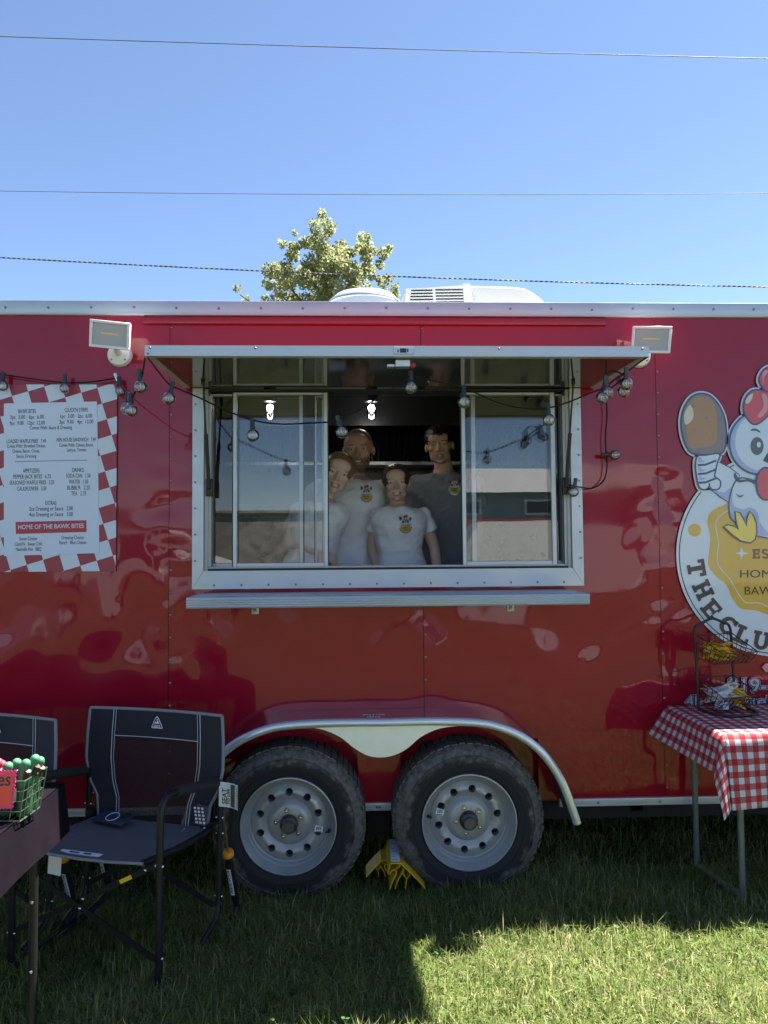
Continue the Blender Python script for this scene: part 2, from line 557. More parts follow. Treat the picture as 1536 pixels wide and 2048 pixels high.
# --- serving hatch, swung up level
HY = -0.665
HX0, HX1 = wx(290, 700, HY), wx(1297, 700, HY)
HF = wz(790, 712.5, -.669)
hz = lambda y: 2.291 + (HF - 2.291) * (-y) / .665
ha = MB()
def hq(x0, x1, y0, y1, za, zb):
    """slab following the slight fall of the hatch; za..zb above its underside"""
    vs = []
    for x in (x0, x1):
        for y in (y0, y1):
            for dz in (za, zb): vs.append((x, y, hz(y) + dz))
    return vs, [(0, 1, 3, 2), (4, 6, 7, 5), (0, 4, 5, 1), (2, 3, 7, 6), (0, 2, 6, 4), (1, 5, 7, 3)]
ha.add(*hq(HX0 + .004, HX1 - .004, HY + .004, -.02, .026, .034))
hatch = ha.build('serving_hatch', mt['red'], trailer)
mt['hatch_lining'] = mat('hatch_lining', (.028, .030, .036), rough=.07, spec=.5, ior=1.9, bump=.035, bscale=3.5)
h2 = MB()
h2.add(*hq(HX0 + .03, HX1 - .03, HY + .03, -.03, .004, .010))
h2.build('lining', mt['hatch_lining'], hatch)
h3 = MB()
h3.add(*hq(HX0, HX1, HY - .004, HY + .0035, 0, .0405))
h3.add(*hq(HX0, HX1, HY + .0035, HY + .03, 0, .0035))
h3.build('front_edge', mt['alu'], hatch)
for a, b, c_, d_ in ((HX0, HX0 + .0285, HX0, HX0 + .004), (HX1 - .0285, HX1, HX1 - .004, HX1)):
    h4 = MB()
    h4.add(*hq(a, b, HY + .0305, -.03, .0005, .0035))
    h4.add(*hq(c_, d_, HY + .0036, -.0195, .0036, .0400))
    h4.build('side_edge', mt['alu'], hatch)
for x in (HX0 + .02, -.38, .55, HX1 - .025): 
    sw.sphere((x, HY - .005, hz(HY) + .030), (.005, .003, .005), 8, 4)
sw.sphere((HX0 + .012, HY - .005, hz(HY) + .008), (.005, .003, .005), 8, 4)
# latch in the middle of the hatch front
lx = wx(806, 703, HY)
lt = MB()
zc = hz(HY) + .021
lt.rbox(lx - .036, lx + .040, HY - .0075, HY - .0045, zc - .014, zc + .015, .002)
latch = lt.build('latch_plate', mt['alu'], hatch)
lt = MB()
lt.box(lx - .012, lx + .012, HY - .0095, HY - .0077, zc - .008, zc + .008)
lt.box(lx + .015, lx + .020, HY - .0095, HY - .0077, zc - .006, zc + .007)
lt.box(lx - .022, lx - .017, HY - .0090, HY - .0077, zc - .006, zc + .004)
lt.build('latch_slot', mt['black'], hatch)
lt = MB()
lt.rbox(lx - .028, lx + .030, HY + .032, HY + .075, zc - .052, zc - .024, .003)
lt.box(lx - .022, lx + .004, HY + .030, HY + .0318, zc - .044, zc - .040)
lt.rbox(lx - .060, lx - .030, HY + .036, HY + .070, zc - .052, zc - .040, .003)
lt.build('latch_body', mt['steel'], hatch)
lt = MB(); lt.sphere((lx + .040, HY + .05, zc - .042), (.013, .010, .013), 12, 8)
lt.build('latch_knob', mat('red_knob', (.35, .02, .05), .35), hatch)
# hinge and gas struts
hg = MB(); hg.tube([(HX0 + .02, -.012, hz(0) + .020), (HX1 - .02, -.012, hz(0) + .020)], .009, 8)
hg.build('hinge', mt['alu'], hatch, 60)
for sx, xx in ((-1, WX0 + .022), (1, WX1 - .022)):
    gs = MB()
    A = Vector((xx, -.030, 1.83)); B = Vector((xx, -.17, hz(-.17) - .004))
    mid = A.lerp(B, .52)
    gs.tube([A, mid], .009, 10); gs.tube([mid, B], .0045, 8)
    gs.rbox(xx - .016, xx + .016, -.030, -.006, 1.79, 1.87, .003)
    gs.sphere(A, .012, 10, 8); gs.sphere(B, .010, 10, 8)
    gs.build('gas_strut', mt['black'], hatch, 50)
# --- counter shelf below the window
SX0 = wx(372, 1198, -.34); SX1 = wx(1180, 1192, -.34)
SZ = 1.345
cs = MB()
cs.rbox(SX0 + .012, SX1 - .012, -.325, -.006, SZ - .012, SZ, .002)
shelf = cs.build('counter_shelf', mt['alu'], trailer, 40)
cs = MB()
prof = [(0, .0), (.004, .006), (.0015, .011), (.004, .016), (.0015, .021), (.004, .026), (.0015, .031), (.004, .036), (.0, .045)]
cs.prism([(-.325, SZ - .045)] + [(-.334 - a * 1.3, SZ - .045 + b) for a, b in prof] + [(-.325, SZ + .001)], (SX0, 0, 0), (0, 1, 0), (0, 0, 1), SX1 - SX0)
cs.build('front_edge', mt['alu'], shelf, 20)
for a, b in ((SX0 + .0005, SX0 + .011), (SX1 - .011, SX1 - .0005)):
    cs = MB()
    cs.rbox(a, b, -.324, -.02, SZ - .045, SZ + .001, .002)
    cs.build('side_edge', mt['alu'], shelf, 40)
for px in (510, 1022):
    bx = wx(px, 1222, -.02)
    bb = MB()
    bb.rbox(bx - .017, bx + .017, -.012, -.003, 1.245, 1.302, .003)
    bb.rbox(bx - .015, bx + .015, -.30, -.013, SZ - .040, SZ - .013, .002)
    bb.prism([(-.012, 1.25), (-.012, 1.304), (-.10, 1.304)], (bx - .003, 0, 0), (0, 1, 0), (0, 0, 1), -.006)
    br = bb.build('bracket', mt['alu'], shelf, 40)
    bb = MB(); bb.sphere((bx - .004, -.013, 1.29), .004, 8, 5); bb.sphere((bx + .004, -.013, 1.262), .004, 8, 5)
    bb.tube([(bx + .002, -.014, 1.295), (bx + .007, -.02, 1.28), (bx, -.018, 1.265)], .0022, 6)
    bb.build('pin', mt['screw'], br)

# --- undercarriage
FW = -.212                                 # fender front
WHEELS = [at(577, 1638, -.20), at(939, 1634, -.20)]
WHEELS = [Vector((w.x, 0, .352)) for w in WHEELS]
uc = MB()
uc.box(TX0 + .05, TX1 - .05, .10, .18, .25, .37)
uc.box(TX0 + .05, TX1 - .05, TD - .18, TD - .1, .25, .37)
uc.box(TX0 + .02, TX1 - .02, .021, TD - .04, .352, .366)
for k in range(9): uc.box(-2.6 + k * .65, -2.54 + k * .65, .1, TD - .1, .28, .36)
uc.build('chassis', mt['dark'], trailer)
ax = MB()
for w in WHEELS:
    ax.tube([(w.x, -.02, .352), (w.x, TD, .352)], .03, 10)
hgx = .5 * (WHEELS[0].x + WHEELS[1].x)
ax.rbox(hgx - .05, hgx + .06, .06, .16, .20, .36, .01)
ax.rbox(hgx - .36, hgx + .36, .09, .15, .26, .29, .008)
ax.build('axle', mt['dark'], trailer, 40)
# red inner liner in the wheel opening
li = MB()
li.rbox(WHEELS[0].x - .42, WHEELS[1].x + .42, .055, .065, .36, .80, .002)
li.rbox(WHEELS[0].x - .42, WHEELS[1].x + .42, .0, .055, .70, .715, .002)
li.build('wheel_liner', mt['red'], trailer)
li = MB()
li.prism([(WHEELS[0].x + .345, .378), (WHEELS[1].x - .345, .378), (WHEELS[1].x - .28, .70), (WHEELS[0].x + .28, .70)], (0, .004, 0), (1, 0, 0), (0, 0, 1), .004)
li.build('wheel_liner', mt['red'], trailer)

# --- tandem fender
def fpt(px, py, y=FW): 
    p = at(px, py, y); return (p.x, p.z)
cxF = fpt(762, 1437)[0]
half = [(0, .0), (.24, .001), (.42, -.008), (.52, -.03), (.62, -.075), (.70, -.14), (.76, -.22), (.80, -.30), (.835, -.40), (.85, -.447)]
ztop = fpt(762, 1439)[1]
def arc2(pts, n): return [(p.x, p.y) for p in catmull([Vector((a, b, 0)) for a, b in pts], n, False)]
hp = arc2(half, 5)
full = [(cxF - a, ztop + b) for a, b in hp[::-1]] + [(cxF + a, ztop + b) for a, b in hp[1:]]
mt['fender_edge'] = mat('fender_edge', (.66, .69, .72), rough=.22, metal=.55)
fd = MB()
k = len(full)
def fl(i, y, dz=0): return (full[i][0], y, full[i][1] + dz)
vs = [fl(i, FW) for i in range(k)] + [fl(i, -.002) for i in range(k)] + [(cxF + (full[i][0] - cxF) * .993, FW + .002, full[i][1] - .007) for i in range(k)] + [(cxF + (full[i][0] - cxF) * .993, -.002, full[i][1] - .007) for i in range(k)]
fs = []
for i in range(k - 1):
    fs += [(i, i + 1, k + i + 1, k + i), (i, 2 * k + i, 2 * k + i + 1, i + 1)]
fd.add(vs, fs)
fender = fd.build('fender', mt['alu_bright'], trailer, 60)
fd = MB()
fd.add([(x, y, z - .0006) for x, y, z in vs], [(2 * k + i, 3 * k + i, 3 * k + i + 1, 2 * k + i + 1) for i in range(k - 1)])
fd.build('fender_underside', mat('darkened_underside', (.07, .068, .06), .85), fender, 60)  # underside darkened by its colour so it mirrors no bright grass
fd = MB()
fd.tube([fl(i, FW - .003, -.012) for i in range(k)], .0185, 14)
fd.build('fender_lip', mt['fender_edge'], fender, 60)
# teardrop skirt between the wheels
lo = [fpt(x, y) for x, y in ((590, 1453), (640, 1458), (680, 1474), (708, 1496), (735, 1511), (762, 1515), (790, 1510), (816, 1496), (842, 1474), (880, 1457), (930, 1451))]
lo = arc2(lo, 4)
fd = MB()
fd.prism([(lo[0][0], ztop - .012)] + lo + [(lo[-1][0], ztop - .012)], (0, FW + .004, 0), (1, 0, 0), (0, 0, 1), .003)
mt['skirt'] = mat('skirt_aluminium', (.86, .85, .76), rough=.42, metal=.25, var=.05, vscale=20)
fd.build('fender_skirt', mt['skirt'], fender)
# a worn line of fine print on the top of the fender, too small to read
tb = MB()
fx = cxF - .03
rp = random.Random(3)
for row, (n, half_w) in enumerate(((15, .050), (9, .030))):
    for i in range(n):
        if row == 0 and i in (6, 8): continue
        x = fx - half_w + 2 * half_w * (i + .5) / n
        h = .016 if not (row == 0 and i == 7) else .026
        y = -.115 - row * .045
        tb.box(x - .0022, x + .0022 * rp.uniform(.2, 1), y - h / 2, y + h / 2 * rp.uniform(.4, 1), ztop + .0012, ztop + .0018)
mt['print_white'] = mat('white_print', (.7, .7, .7), .5)
tb.build('worn_sticker', mt['print_white'], fender)['kind'] = 'stuff'
sw.build('screws', mt['screw'], trailer, 60)['kind'] = 'stuff'
# ------------------------------------------------------------------ wheels
def tyre_material():
    M = bpy.data.materials.new('muddy_tyre'); M.use_nodes = True
    t = M.node_tree; b = t.nodes['Principled BSDF']
    tc = t.nodes.new('ShaderNodeTexCoord')
    sx = t.nodes.new('ShaderNodeSeparateXYZ'); t.links.new(tc.outputs['Object'], sx.inputs[0])
    cb = t.nodes.new('ShaderNodeCombineXYZ')
    t.links.new(sx.outputs[0], cb.inputs[0]); t.links.new(sx.outputs[2], cb.inputs[1])
    ln = t.nodes.new('ShaderNodeVectorMath'); ln.operation = 'LENGTH'; t.links.new(cb.outputs[0], ln.inputs[0])
    n = t.nodes.new('ShaderNodeTexNoise'); n.inputs['Scale'].default_value = 9; n.inputs['Detail'].default_value = 7
    t.links.new(tc.outputs['Object'], n.inputs[0])
    n2 = t.nodes.new('ShaderNodeTexNoise'); n2.inputs['Scale'].default_value = 45; n2.inputs['Detail'].default_value = 5
    t.links.new(tc.outputs['Object'], n2.inputs[0])
    # dried mud: from a ragged edge outwards on the sidewall shoulder
    ma = t.nodes.new('ShaderNodeMath'); ma.operation = 'MULTIPLY_ADD'; ma.inputs[1].default_value = .085
    t.links.new(n.outputs[0], ma.inputs[0]); t.links.new(ln.outputs['Value'], ma.inputs[2])
    m2 = t.nodes.new('ShaderNodeMath'); m2.operation = 'MULTIPLY_ADD'; m2.inputs[1].default_value = .035
    t.links.new(n2.outputs[0], m2.inputs[0]); t.links.new(ma.outputs[0], m2.inputs[2])
    mr = t.nodes.new('ShaderNodeMapRange'); mr.inputs[1].default_value = .325; mr.inputs[2].default_value = .345
    t.links.new(m2.outputs[0], mr.inputs[0])
    br = t.nodes.new('ShaderNodeMapRange'); br.inputs[1].default_value = .3; br.inputs[2].default_value = .75; br.inputs[3].default_value = .25; br.inputs[4].default_value = 1.0
    t.links.new(n2.outputs[0], br.inputs[0])
    mm = t.nodes.new('ShaderNodeMath'); mm.operation = 'MULTIPLY'; t.links.new(mr.outputs[0], mm.inputs[0]); t.links.new(br.outputs[0], mm.inputs[1])
    mx = t.nodes.new('ShaderNodeMix'); mx.data_type = 'RGBA'
    mx.inputs['A'].default_value = (.020, .020, .021, 1); mx.inputs['B'].default_value = (.17, .155, .135, 1)
    t.links.new(mm.outputs[0], mx.inputs['Factor']); t.links.new(mx.outputs['Result'], b.inputs['Base Color'])
    b.inputs['Roughness'].default_value = .75; b.inputs['Specular IOR Level'].default_value = .3
    bp = t.nodes.new('ShaderNodeBump'); bp.inputs['Strength'].default_value = .5; bp.inputs['Distance'].default_value = .004
    t.links.new(n2.outputs[0], bp.inputs['Height']); t.links.new(bp.outputs[0], b.inputs['Normal'])
    return M
mt['tyre'] = tyre_material()
mt['rim'] = mat('silver_rim', (.36, .37, .37), rough=.42, metal=.45, var=.06, vscale=12)
mt['cap'] = mat('hub_black', (.02, .02, .022), .35)
mt['sticker'] = mat('white_sticker', (.75, .75, .74), .5)

# local frame of a wheel: axle along y, outside towards -y, centre at the origin
LY = Matrix(((1, 0, 0, 0), (0, 0, -1, 0), (0, 1, 0, 0), (0, 0, 0, 1))) 
LOC = Matrix.Rotation(R(90), 4, 'X')       # local z -> -y
def holed_disc(mb, r0, r1, hr, hc, n, y, ydeep, rot=0.0, bulge=None):
    """annulus r0..r1 with n round holes of radius hr on the circle hc, at y (function of radius), walls going in to ydeep"""
    yf = y if callable(y) else (lambda r: y)
    K = 24
    for s_ in range(n):
        a0 = 2 * math.pi * s_ / n + rot
        half = math.pi / n
        c = Vector((hc, 0))
        inner = []; outer = []
        for q in range(K):
            th = 2 * math.pi * q / K
            d = Vector((math.cos(th), math.sin(th)))
            lo, hi = hr, .3
            def inside(t):
                p = c + d * t
                r = p.length; a = math.atan2(p.y, p.x)
                return r0 < r < r1 and abs(a) < half
            l, h = hr, .12
            for _ in range(28):
                mid = (l + h) / 2
                if inside(mid): l = mid
                else: h = mid
            inner.append(c + d * hr); outer.append(c + d * l)
        # make sure the four corners are met: snap nearest samples
        cs_ = [Vector((rr * math.cos(aa), rr * math.sin(aa))) for rr in (r0, r1) for aa in (-half, half)]
        for cc in cs_:
            i = min(range(K), key=lambda i: (outer[i] - cc).length)
            outer[i] = cc
        rotm = Matrix.Rotation(a0, 2)
        pts = []
        for p in inner + outer:
            p2 = rotm @ p
            pts.append((p2.x, yf(p.length), p2.y))
        deep = []
        for p in inner:
            p2 = rotm @ p
            deep.append((p2.x, ydeep, p2.y))
        vs = pts + deep
        fs = []
        for q in range(K):
            q2 = (q + 1) % K
            fs.append((q, q2, K + q2, K + q))
            fs.append((q, 2 * K + q, 2 * K + q2, q2))
        mb.add(vs, fs)

def build_wheel(rot):
    w = MB()
    prof = [(.205, -.020), (.213, .004), (.231, .012), (.256, .014), (.277, .010), (.297, .002), (.313, -.010), (.324, -.026), (.3295, -.042), (.331, -.10), (.3295, -.166), (.322, -.185), (.30, -.205), (.25, -.210), (.205, -.19)]
    w.lathe(prof, LOC, 96)
    # raised rings on the sidewall
    for rr in (.243, .286):
        w.lathe([(rr - .003, .0125), (rr - .001, .0155), (rr + .001, .0155), (rr + .003, .0125 if rr < .27 else .0)], LOC, 96)
    tyre = w.mesh('tyre', mt['tyre'], 40)
    tb = MB()
    for i in range(60):
        a = 2 * math.pi * i / 60
        for row in range(5):
            y = .020 + row * .038 + (.008 if i % 2 else 0)
            M = Matrix.Rotation(-a, 3, 'Y')
            c = M @ Vector((.3300, 0, 0)); c.y = y + .022
            tb.obox(c, (.007, .031, .027), M)
        M = Matrix.Rotation(-a, 3, 'Y') @ Matrix.Rotation(R(-38), 3, 'Z')
        c = Matrix.Rotation(-a, 3, 'Y') @ Vector((.3180, 0, 0)); c.y = .0205
        tb.obox(c, (.018, .005, .010 if i % 2 else .015), M, 0, .0015, 1)
    tread = tb.mesh('tread', mt['tyre'])
    rm = MB()
    rm.lathe([(.2065, -.03), (.2085, .004), (.2075, .010), (.203, .011), (.199, .006), (.196, -.004), (.189, -.012), (.186, -.030), (.183, -.034), (.178, -.040), (.174, -.052), (.1685, -.056), (.164, -.050)], LOC, 96)
    dy = lambda r: .050 - .016 * math.sin(min(max((r - .098) / (.164 - .098), 0), 1) * math.pi)
    holed_disc(rm, .098, .164, .0165, .132, 10, dy, .075, rot)
    rm.lathe([(.098, -.050), (.088, -.040), (.078, -.030), (.072, -.028), (.040, -.028), (.036, -.034)], LOC, 64)
    rim = rm.mesh('rim', mt['rim'], 35)
    bk = MB(); bk.lathe([(.0, -.078), (.19, -.078)], LOC, 40); bk.lathe([(.19, -.078), (.2, -.03)], LOC, 40)
    back = bk.mesh('brake_drum', mt['dark'])
    hb = MB()
    hb.lathe([(.040, -.030), (.040, -.012), (.036, .002), (.026, .006), (.0, .006)], LOC, 32)
    hub = hb.mesh('hub_cap', mt['cap'], 35)
    h2 = MB(); h2.lathe([(.0255, .004), (.0275, .030), (.0255, .034), (.021, .034), (.019, .028), (.0, .028)], LOC, 8 * 3)
    hub2 = h2.mesh('grease_cap', mat('dull_cap', (.12, .12, .12), .4, .6), 40)
    nut = MB(); nut.lathe([(.0085, -.03), (.0085, -.018), (.006, -.012), (0, -.011)], LOC, 6); nut.lathe([(.013, -.0278), (.011, -.024), (.0085, -.024)], LOC, 14)
    nutm = nut.mesh('wheel_nut', mt['steel'])
    va = MB(); va.tube([(.176, .045, -.035), (.170, .02, -.037), (.160, .012, -.034)], [.007, .006, .004], 8)
    valve = va.mesh('valve', mt['rubber'], 60)
    stk = MB(); stk.obox((.128, .0335, -.028), (.034, .0015, .026), Matrix.Rotation(.14, 3, 'Y'))
    st = stk.mesh('sticker', mt['sticker'])
    for i in range(5):
        stk2 = None
    return tyre, tread, rim, back, hub, hub2, nutm, valve, st
WM = build_wheel(R(18))
bars = MB()
for i in range(6):
    bars.obox((.118 + i * .0042, .0320, -.026 + .003 * (i % 2)), (.0016 if i % 2 else .0026, .0012, .015), None)
bars.obox((.128, .0320, -.0385), (.024, .0012, .0022), None)
barm = bars.mesh('sticker_print', mt['black'])
for i, w in enumerate(WHEELS):
    root = bpy.data.objects.new('wheel', WM[0]); C.objects.link(root)
    root.location = (w.x, -.197, w.z); root.rotation_euler = (0, R(8 if i else 0), 0)
    root.parent = trailer; root.matrix_parent_inverse = wm(trailer).inverted()
    names = ['', 'tread', 'rim', 'brake_drum', 'hub_cap', 'grease_cap']
    for nm, me in zip(names[1:], WM[1:6]):
        o = bpy.data.objects.new(nm, me); C.objects.link(o); o.parent = root
    for k2 in range(5):
        a = 2 * math.pi * k2 / 5 + R(28 + 20 * i)
        o = bpy.data.objects.new('wheel_nut', WM[6]); C.objects.link(o); o.parent = root
        o.location = (.057 * math.cos(a), 0, .057 * math.sin(a))
    ex = R(180) if i else 0
    for nm, me in (('valve', WM[7]), ('sticker', WM[8]), ('sticker_print', barm)):
        o = bpy.data.objects.new(nm, me); C.objects.link(o); o.parent = root
        if i and nm != 'valve': o.location = (-.256, 0, .045)
        if i and nm == 'valve': o.rotation_euler = (0, math.pi + R(-14), 0)
# ------------------------------------------------------------------ inside of the trailer and what is on its roof
FLOOR = 0.50
mt['inner'] = mat('inner_wall', (.30, .29, .25), rough=.35, metal=.3, var=.06, vscale=3)
mt['ceiling'] = mat('inner_ceiling', (.14, .14, .15), rough=.5, var=.05, vscale=3)
mt['floor'] = mat('inner_floor', (.12, .12, .12), rough=.5, var=.2, vscale=20)
ib = MB(); ib.box(TX0 + .04, TX1 - .04, .075, TD - .04, FLOOR - .04, FLOOR)
ib.build('inner_floor', mt['floor'], trailer)
ib = MB(); ib.box(TX0 + .04, TX1 - .04, .12, TD - .05, 2.56, 2.60)
ib.build('inner_ceiling', mt['ceiling'], trailer)
ib = MB()
ib.box(TX0 + .04, TX1 - .04, TD - .07, TD - .04, FLOOR + .002, 2.558)
ib.box(TX0 + .035, TX0 + .06, .12, TD - .072, FLOOR + .002, 2.558)
ib.box(TX1 - .06, TX1 - .035, .12, TD - .072, FLOOR + .002, 2.558)
ib.build('inner_wall', mt['inner'], trailer)
ib = MB()
ib.box(TX0 + .04, WX0 - .03, .03, .035, .84, 2.6); ib.box(WX1 + .03, TX1 - .04, .03, .035, .84, 2.6)
ib.box(WX0 - .03, WX1 + .03, .03, .035, .84, WZ0 - .03); ib.box(WX0 - .03, WX1 + .03, .03, .035, WZ1 + .02, 2.6)
ib.build('inner_wall', mt['inner'], trailer)
# cooking line under an extractor hood at the back wall
hx0, hx1 = at(420, 900, 1.5).x, at(965, 900, 1.5).x + .5
hd = MB()
hz0 = wz(800, 912, 1.55); 
hd.box(hx0, hx1, 1.50, 1.52, hz0 + .20, 2.555)
hd.box(hx0, hx0 + .02, 1.521, TD - .075, hz0, 2.555)
hd.box(hx1 - .02, hx1, 1.521, TD - .075, hz0, 2.555)
hd.box(hx0 + .021, hx1 - .021, 1.521, 1.54, hz0 + .20, hz0 + .225)
hood = hd.build('extractor_hood', mat('hood_steel', (.06, .06, .07), rough=.3, metal=.9), trailer)
mt['baffle'] = mat('greasy_filter', (.028, .028, .036), rough=.28, metal=.5)
bf = MB()
bl = MB()
nb = 52
for i in range(nb):
    x = hx0 + .03 + (hx1 - hx0 - .06) * (i + .5) / nb
    wb = (hx1 - hx0 - .06) / nb
    o = bpy.data.objects.new('filter_slat', None)
    q = MB()
    A, B = Vector((x, 1.56, 2.53)), Vector((x, 2.10, hz0 - .0))
    q.prism([(1.56, 2.53), (1.60, 2.54), (2.14, hz0 + .03), (2.10, hz0)], (x - wb * .33, 0, 0), (0, 1, 0), (0, 0, 1), -wb * .66)
    bpy.data.objects.remove(o)
    q.build('filter_slat', mt['baffle'], hood)
q = MB(); q.box(hx0 + .02, hx1 - .02, 2.145, 2.16, hz0, 2.55); q.box(hx0 + .021, hx1 - .021, 2.05, 2.144, hz0 - .03, hz0 - .005)
q.build('hood_back', mat('hood_dark', (.02, .02, .024), .4), hood)
q = MB(); q.rbox(hx0 + .021, hx1 - .021, 1.86, 1.90, hz0 - .03, hz0 + .0, .004); q.build('grease_rail', mt['steel'], hood)
rg = MB()
rg.rbox(-.9, 1.4, 1.72, TD - .08, FLOOR + .10, 1.36, .01)
rg.rbox(-.9, 1.4, TD - .14, TD - .081, 1.365, 1.75, .004)
cook = rg.build('cooking_range', mt['steel'], trailer, 40)
# service counter under the window
sc_ = MB(); sc_.rbox(TX0 + .08, TX1 - .08, .125, .42, 1.355, 1.385, .005)
sc_.box(TX0 + .1, TX1 - .1, .13, .15, FLOOR, 1.354)
sc_.build('service_counter', mt['steel'], trailer, 40)
# two lit jar lamps on the ceiling
mt['lamp_on'] = emit('lit_jar', (1.0, .97, .90), 20.0)
mt['jar'] = thin_glass('jar_glass', (.9, .92, .9), 1.5, 1.3)
for px, py, y in ((540, 822, 1.0), (743, 822, 1.0)):
    p = at(px, py, y)
    b = MB(); b.lathe([(.0, 2.556), (.055, 2.556), (.055, 2.53), (.040, 2.52), (.040, p.z + .055), (.0, p.z + .055)], Matrix.Translation((p.x, p.y, 0)), 20)
    base = b.build('ceiling_lamp', mt['black'], trailer, 40)
    j = MB(); j.lathe([(.028, .05), (.030, .0), (.028, -.04), (.018, -.052), (.0, -.054)], Matrix.Translation((p.x, p.y, p.z)), 20)
    j.build('lamp_jar', mt['jar'], base, 60)
    g = MB(); g.sphere((p.x, p.y, p.z + .020), (.019, .019, .019), 14, 10)
    g.build('lamp_bulb', mt['lamp_on'], base, 180)
# roof vent and air conditioner
vy = .75
c = at(729, 600, vy)
rv = MB()
rr = (at(803, 600, vy).x - at(655, 600, vy).x) / 2
ztv = at(729, 588, vy).z
rv.lathe([(rr, 2.69), (rr, ztv - .075), (rr * .97, ztv - .055), (rr * .8, ztv - .022), (rr * .45, ztv - .004), (0, ztv)], Matrix.Translation((c.x, vy, 0)), 48)
vent = rv.build('roof_vent', mt['alu'], trailer, 40)
q = MB(); q.lathe([(rr * 1.0, ztv - .078), (rr * 1.012, ztv - .072), (rr * 1.0, ztv - .066)], Matrix.Translation((c.x, vy, 0)), 48)
q.build('vent_rim', mt['alu_bright'], vent, 60)
ay = .70
def ap(px, py): 
    p = at(px, py, ay); return (p.x, p.z)
prof = [ap(1095, 606), ap(1082, 592), ap(1066, 581), ap(1050, 573.5), ap(1030, 570.5), ap(990, 569), ap(945, 568), ap(938, 567)]
zb = 2.69
body = [(ap(803, 620)[0], zb + .02)] + [ap(803, 600), ap(808, 580), ap(812, 574.5), ap(820, 573), ap(922, 567.5), ap(930, 566.5)] + prof[::-1] + [(prof[0][0] + .01, zb + .02)]
bm_ = MB()
bm_.prism(body, (0, ay + .02, 0), (1, 0, 0), (0, 0, 1), -.62)
mt['ac'] = mat('ac_shroud', (.50, .51, .50), rough=.38, var=.03, vscale=5)
acm = bm_.mesh('air_conditioner', mt['ac'])
bmx = bmesh.new(); bmx.from_mesh(acm)
bmesh.ops.bevel(bmx, geom=[e for e in bmx.edges if len(e.link_faces) == 2 and abs(e.verts[0].co.y - e.verts[1].co.y) < 1e-5], offset=.018, segments=3, affect='EDGES', profile=.5)
bmx.to_mesh(acm); bmx.free(); set_smooth(acm, 35)
ac = bpy.data.objects.new('air_conditioner', acm); C.objects.link(ac); adopt(ac, trailer)
# raised grille face on the left, with flat black plates in place of the shade between louvres
gf = MB()
g4 = [ap(809, 611), ap(813, 576), ap(928, 570.5), ap(935, 611)]
gf.prism(g4, (0, ay + .012, 0), (1, 0, 0), (0, 0, 1), -.008)
gr = gf.build('grille', mt['ac'], ac)
go = MB()
for (xa, xb) in ((823, 865), (871, 926)):
    for r_ in range(6):
        y0 = 578.5 + r_ * 6.1 - (1.2 if xa > 850 else 0)
        sh_ = -r_ * .9 if xa < 850 else r_ * .5
        go.prism([ap(xa + sh_, y0 + 2.8), ap(xa + sh_, y0), ap(xb + (r_ * .6), y0 - .6), ap(xb + r_ * .6, y0 + 2.2)], (0, ay + .0115, 0), (1, 0, 0), (0, 0, 1), .0012)
go.build('grille_dark_plates', mt['black'], gr)
rd = MB()
rd.prism([ap(930, 612), ap(926, 566.2), ap(940, 565.2), ap(950, 612)], (0, ay + .010, 0), (1, 0, 0), (0, 0, 1), -.02)
rd.build('shroud_ridge', mt['ac'], ac)
# ------------------------------------------------------------------ menu board on the left of the window
def checker_print():
    M = bpy.data.materials.new('red_white_checks'); M.use_nodes = True
    t = M.node_tree; b = t.nodes['Principled BSDF']
    tc = t.nodes.new('ShaderNodeTexCoord')
    mp = t.nodes.new('ShaderNodeMapping'); mp.inputs['Rotation'].default_value = (R(90), 0, R(0))
    mp2 = t.nodes.new('ShaderNodeMapping'); mp2.inputs['Rotation'].default_value = (0, 0, R(17)); mp2.inputs['Location'].default_value = (.013, .02, .5)
    ck = t.nodes.new('ShaderNodeTexChecker'); ck.inputs['Scale'].default_value = 1 / .0765
    ck.inputs[1].default_value = (.56, .61, .70, 1); ck.inputs[2].default_value = (.30, .03, .05, 1)
    t.links.new(tc.outputs['Object'], mp.inputs[0]); t.links.new(mp.outputs[0], mp2.inputs[0])
    t.links.new(mp2.outputs[0], ck.inputs[0]); t.links.new(ck.outputs[0], b.inputs['Base Color'])
    b.inputs['Roughness'].default_value = .35
    return M
mt['board_white'] = mat('board_white', (.56, .62, .74), .35)
mt['ink'] = mat('dark_ink', (.045, .05, .07), .6)
mt['print_red'] = mat('print_red', (.40, .03, .05), .4)
menu = thing('menu_board', 'white menu board with red and white checked border on the red trailer wall', 'menu board', (-1.41, -.012, 1.45))
q = MB(); 
bx1, bz0, bz1 = -1.105, wz(232, 1142), wz(228, 770)
q.rbox(bx1 - .605, bx1, -.0115, -.0075, bz0, bz1, .001)
bd = q.build('checked_backing', checker_print(), menu)
MY = -.0125
def mp_(px, py): 
    p = at(px, py, MY); return p
q = MB()
cor = [mp_(8, 1112), mp_(199, 1106), mp_(194, 803), mp_(8, 807)]
q.add([(p.x, -.0135, p.z) for p in cor] + [(p.x, -.0118, p.z) for p in cor], [(0, 1, 2, 3), (7, 6, 5, 4), (0, 4, 5, 1), (1, 5, 6, 2), (2, 6, 7, 3), (3, 7, 4, 0)])
q.build('white_panel', mt['board_white'], menu)
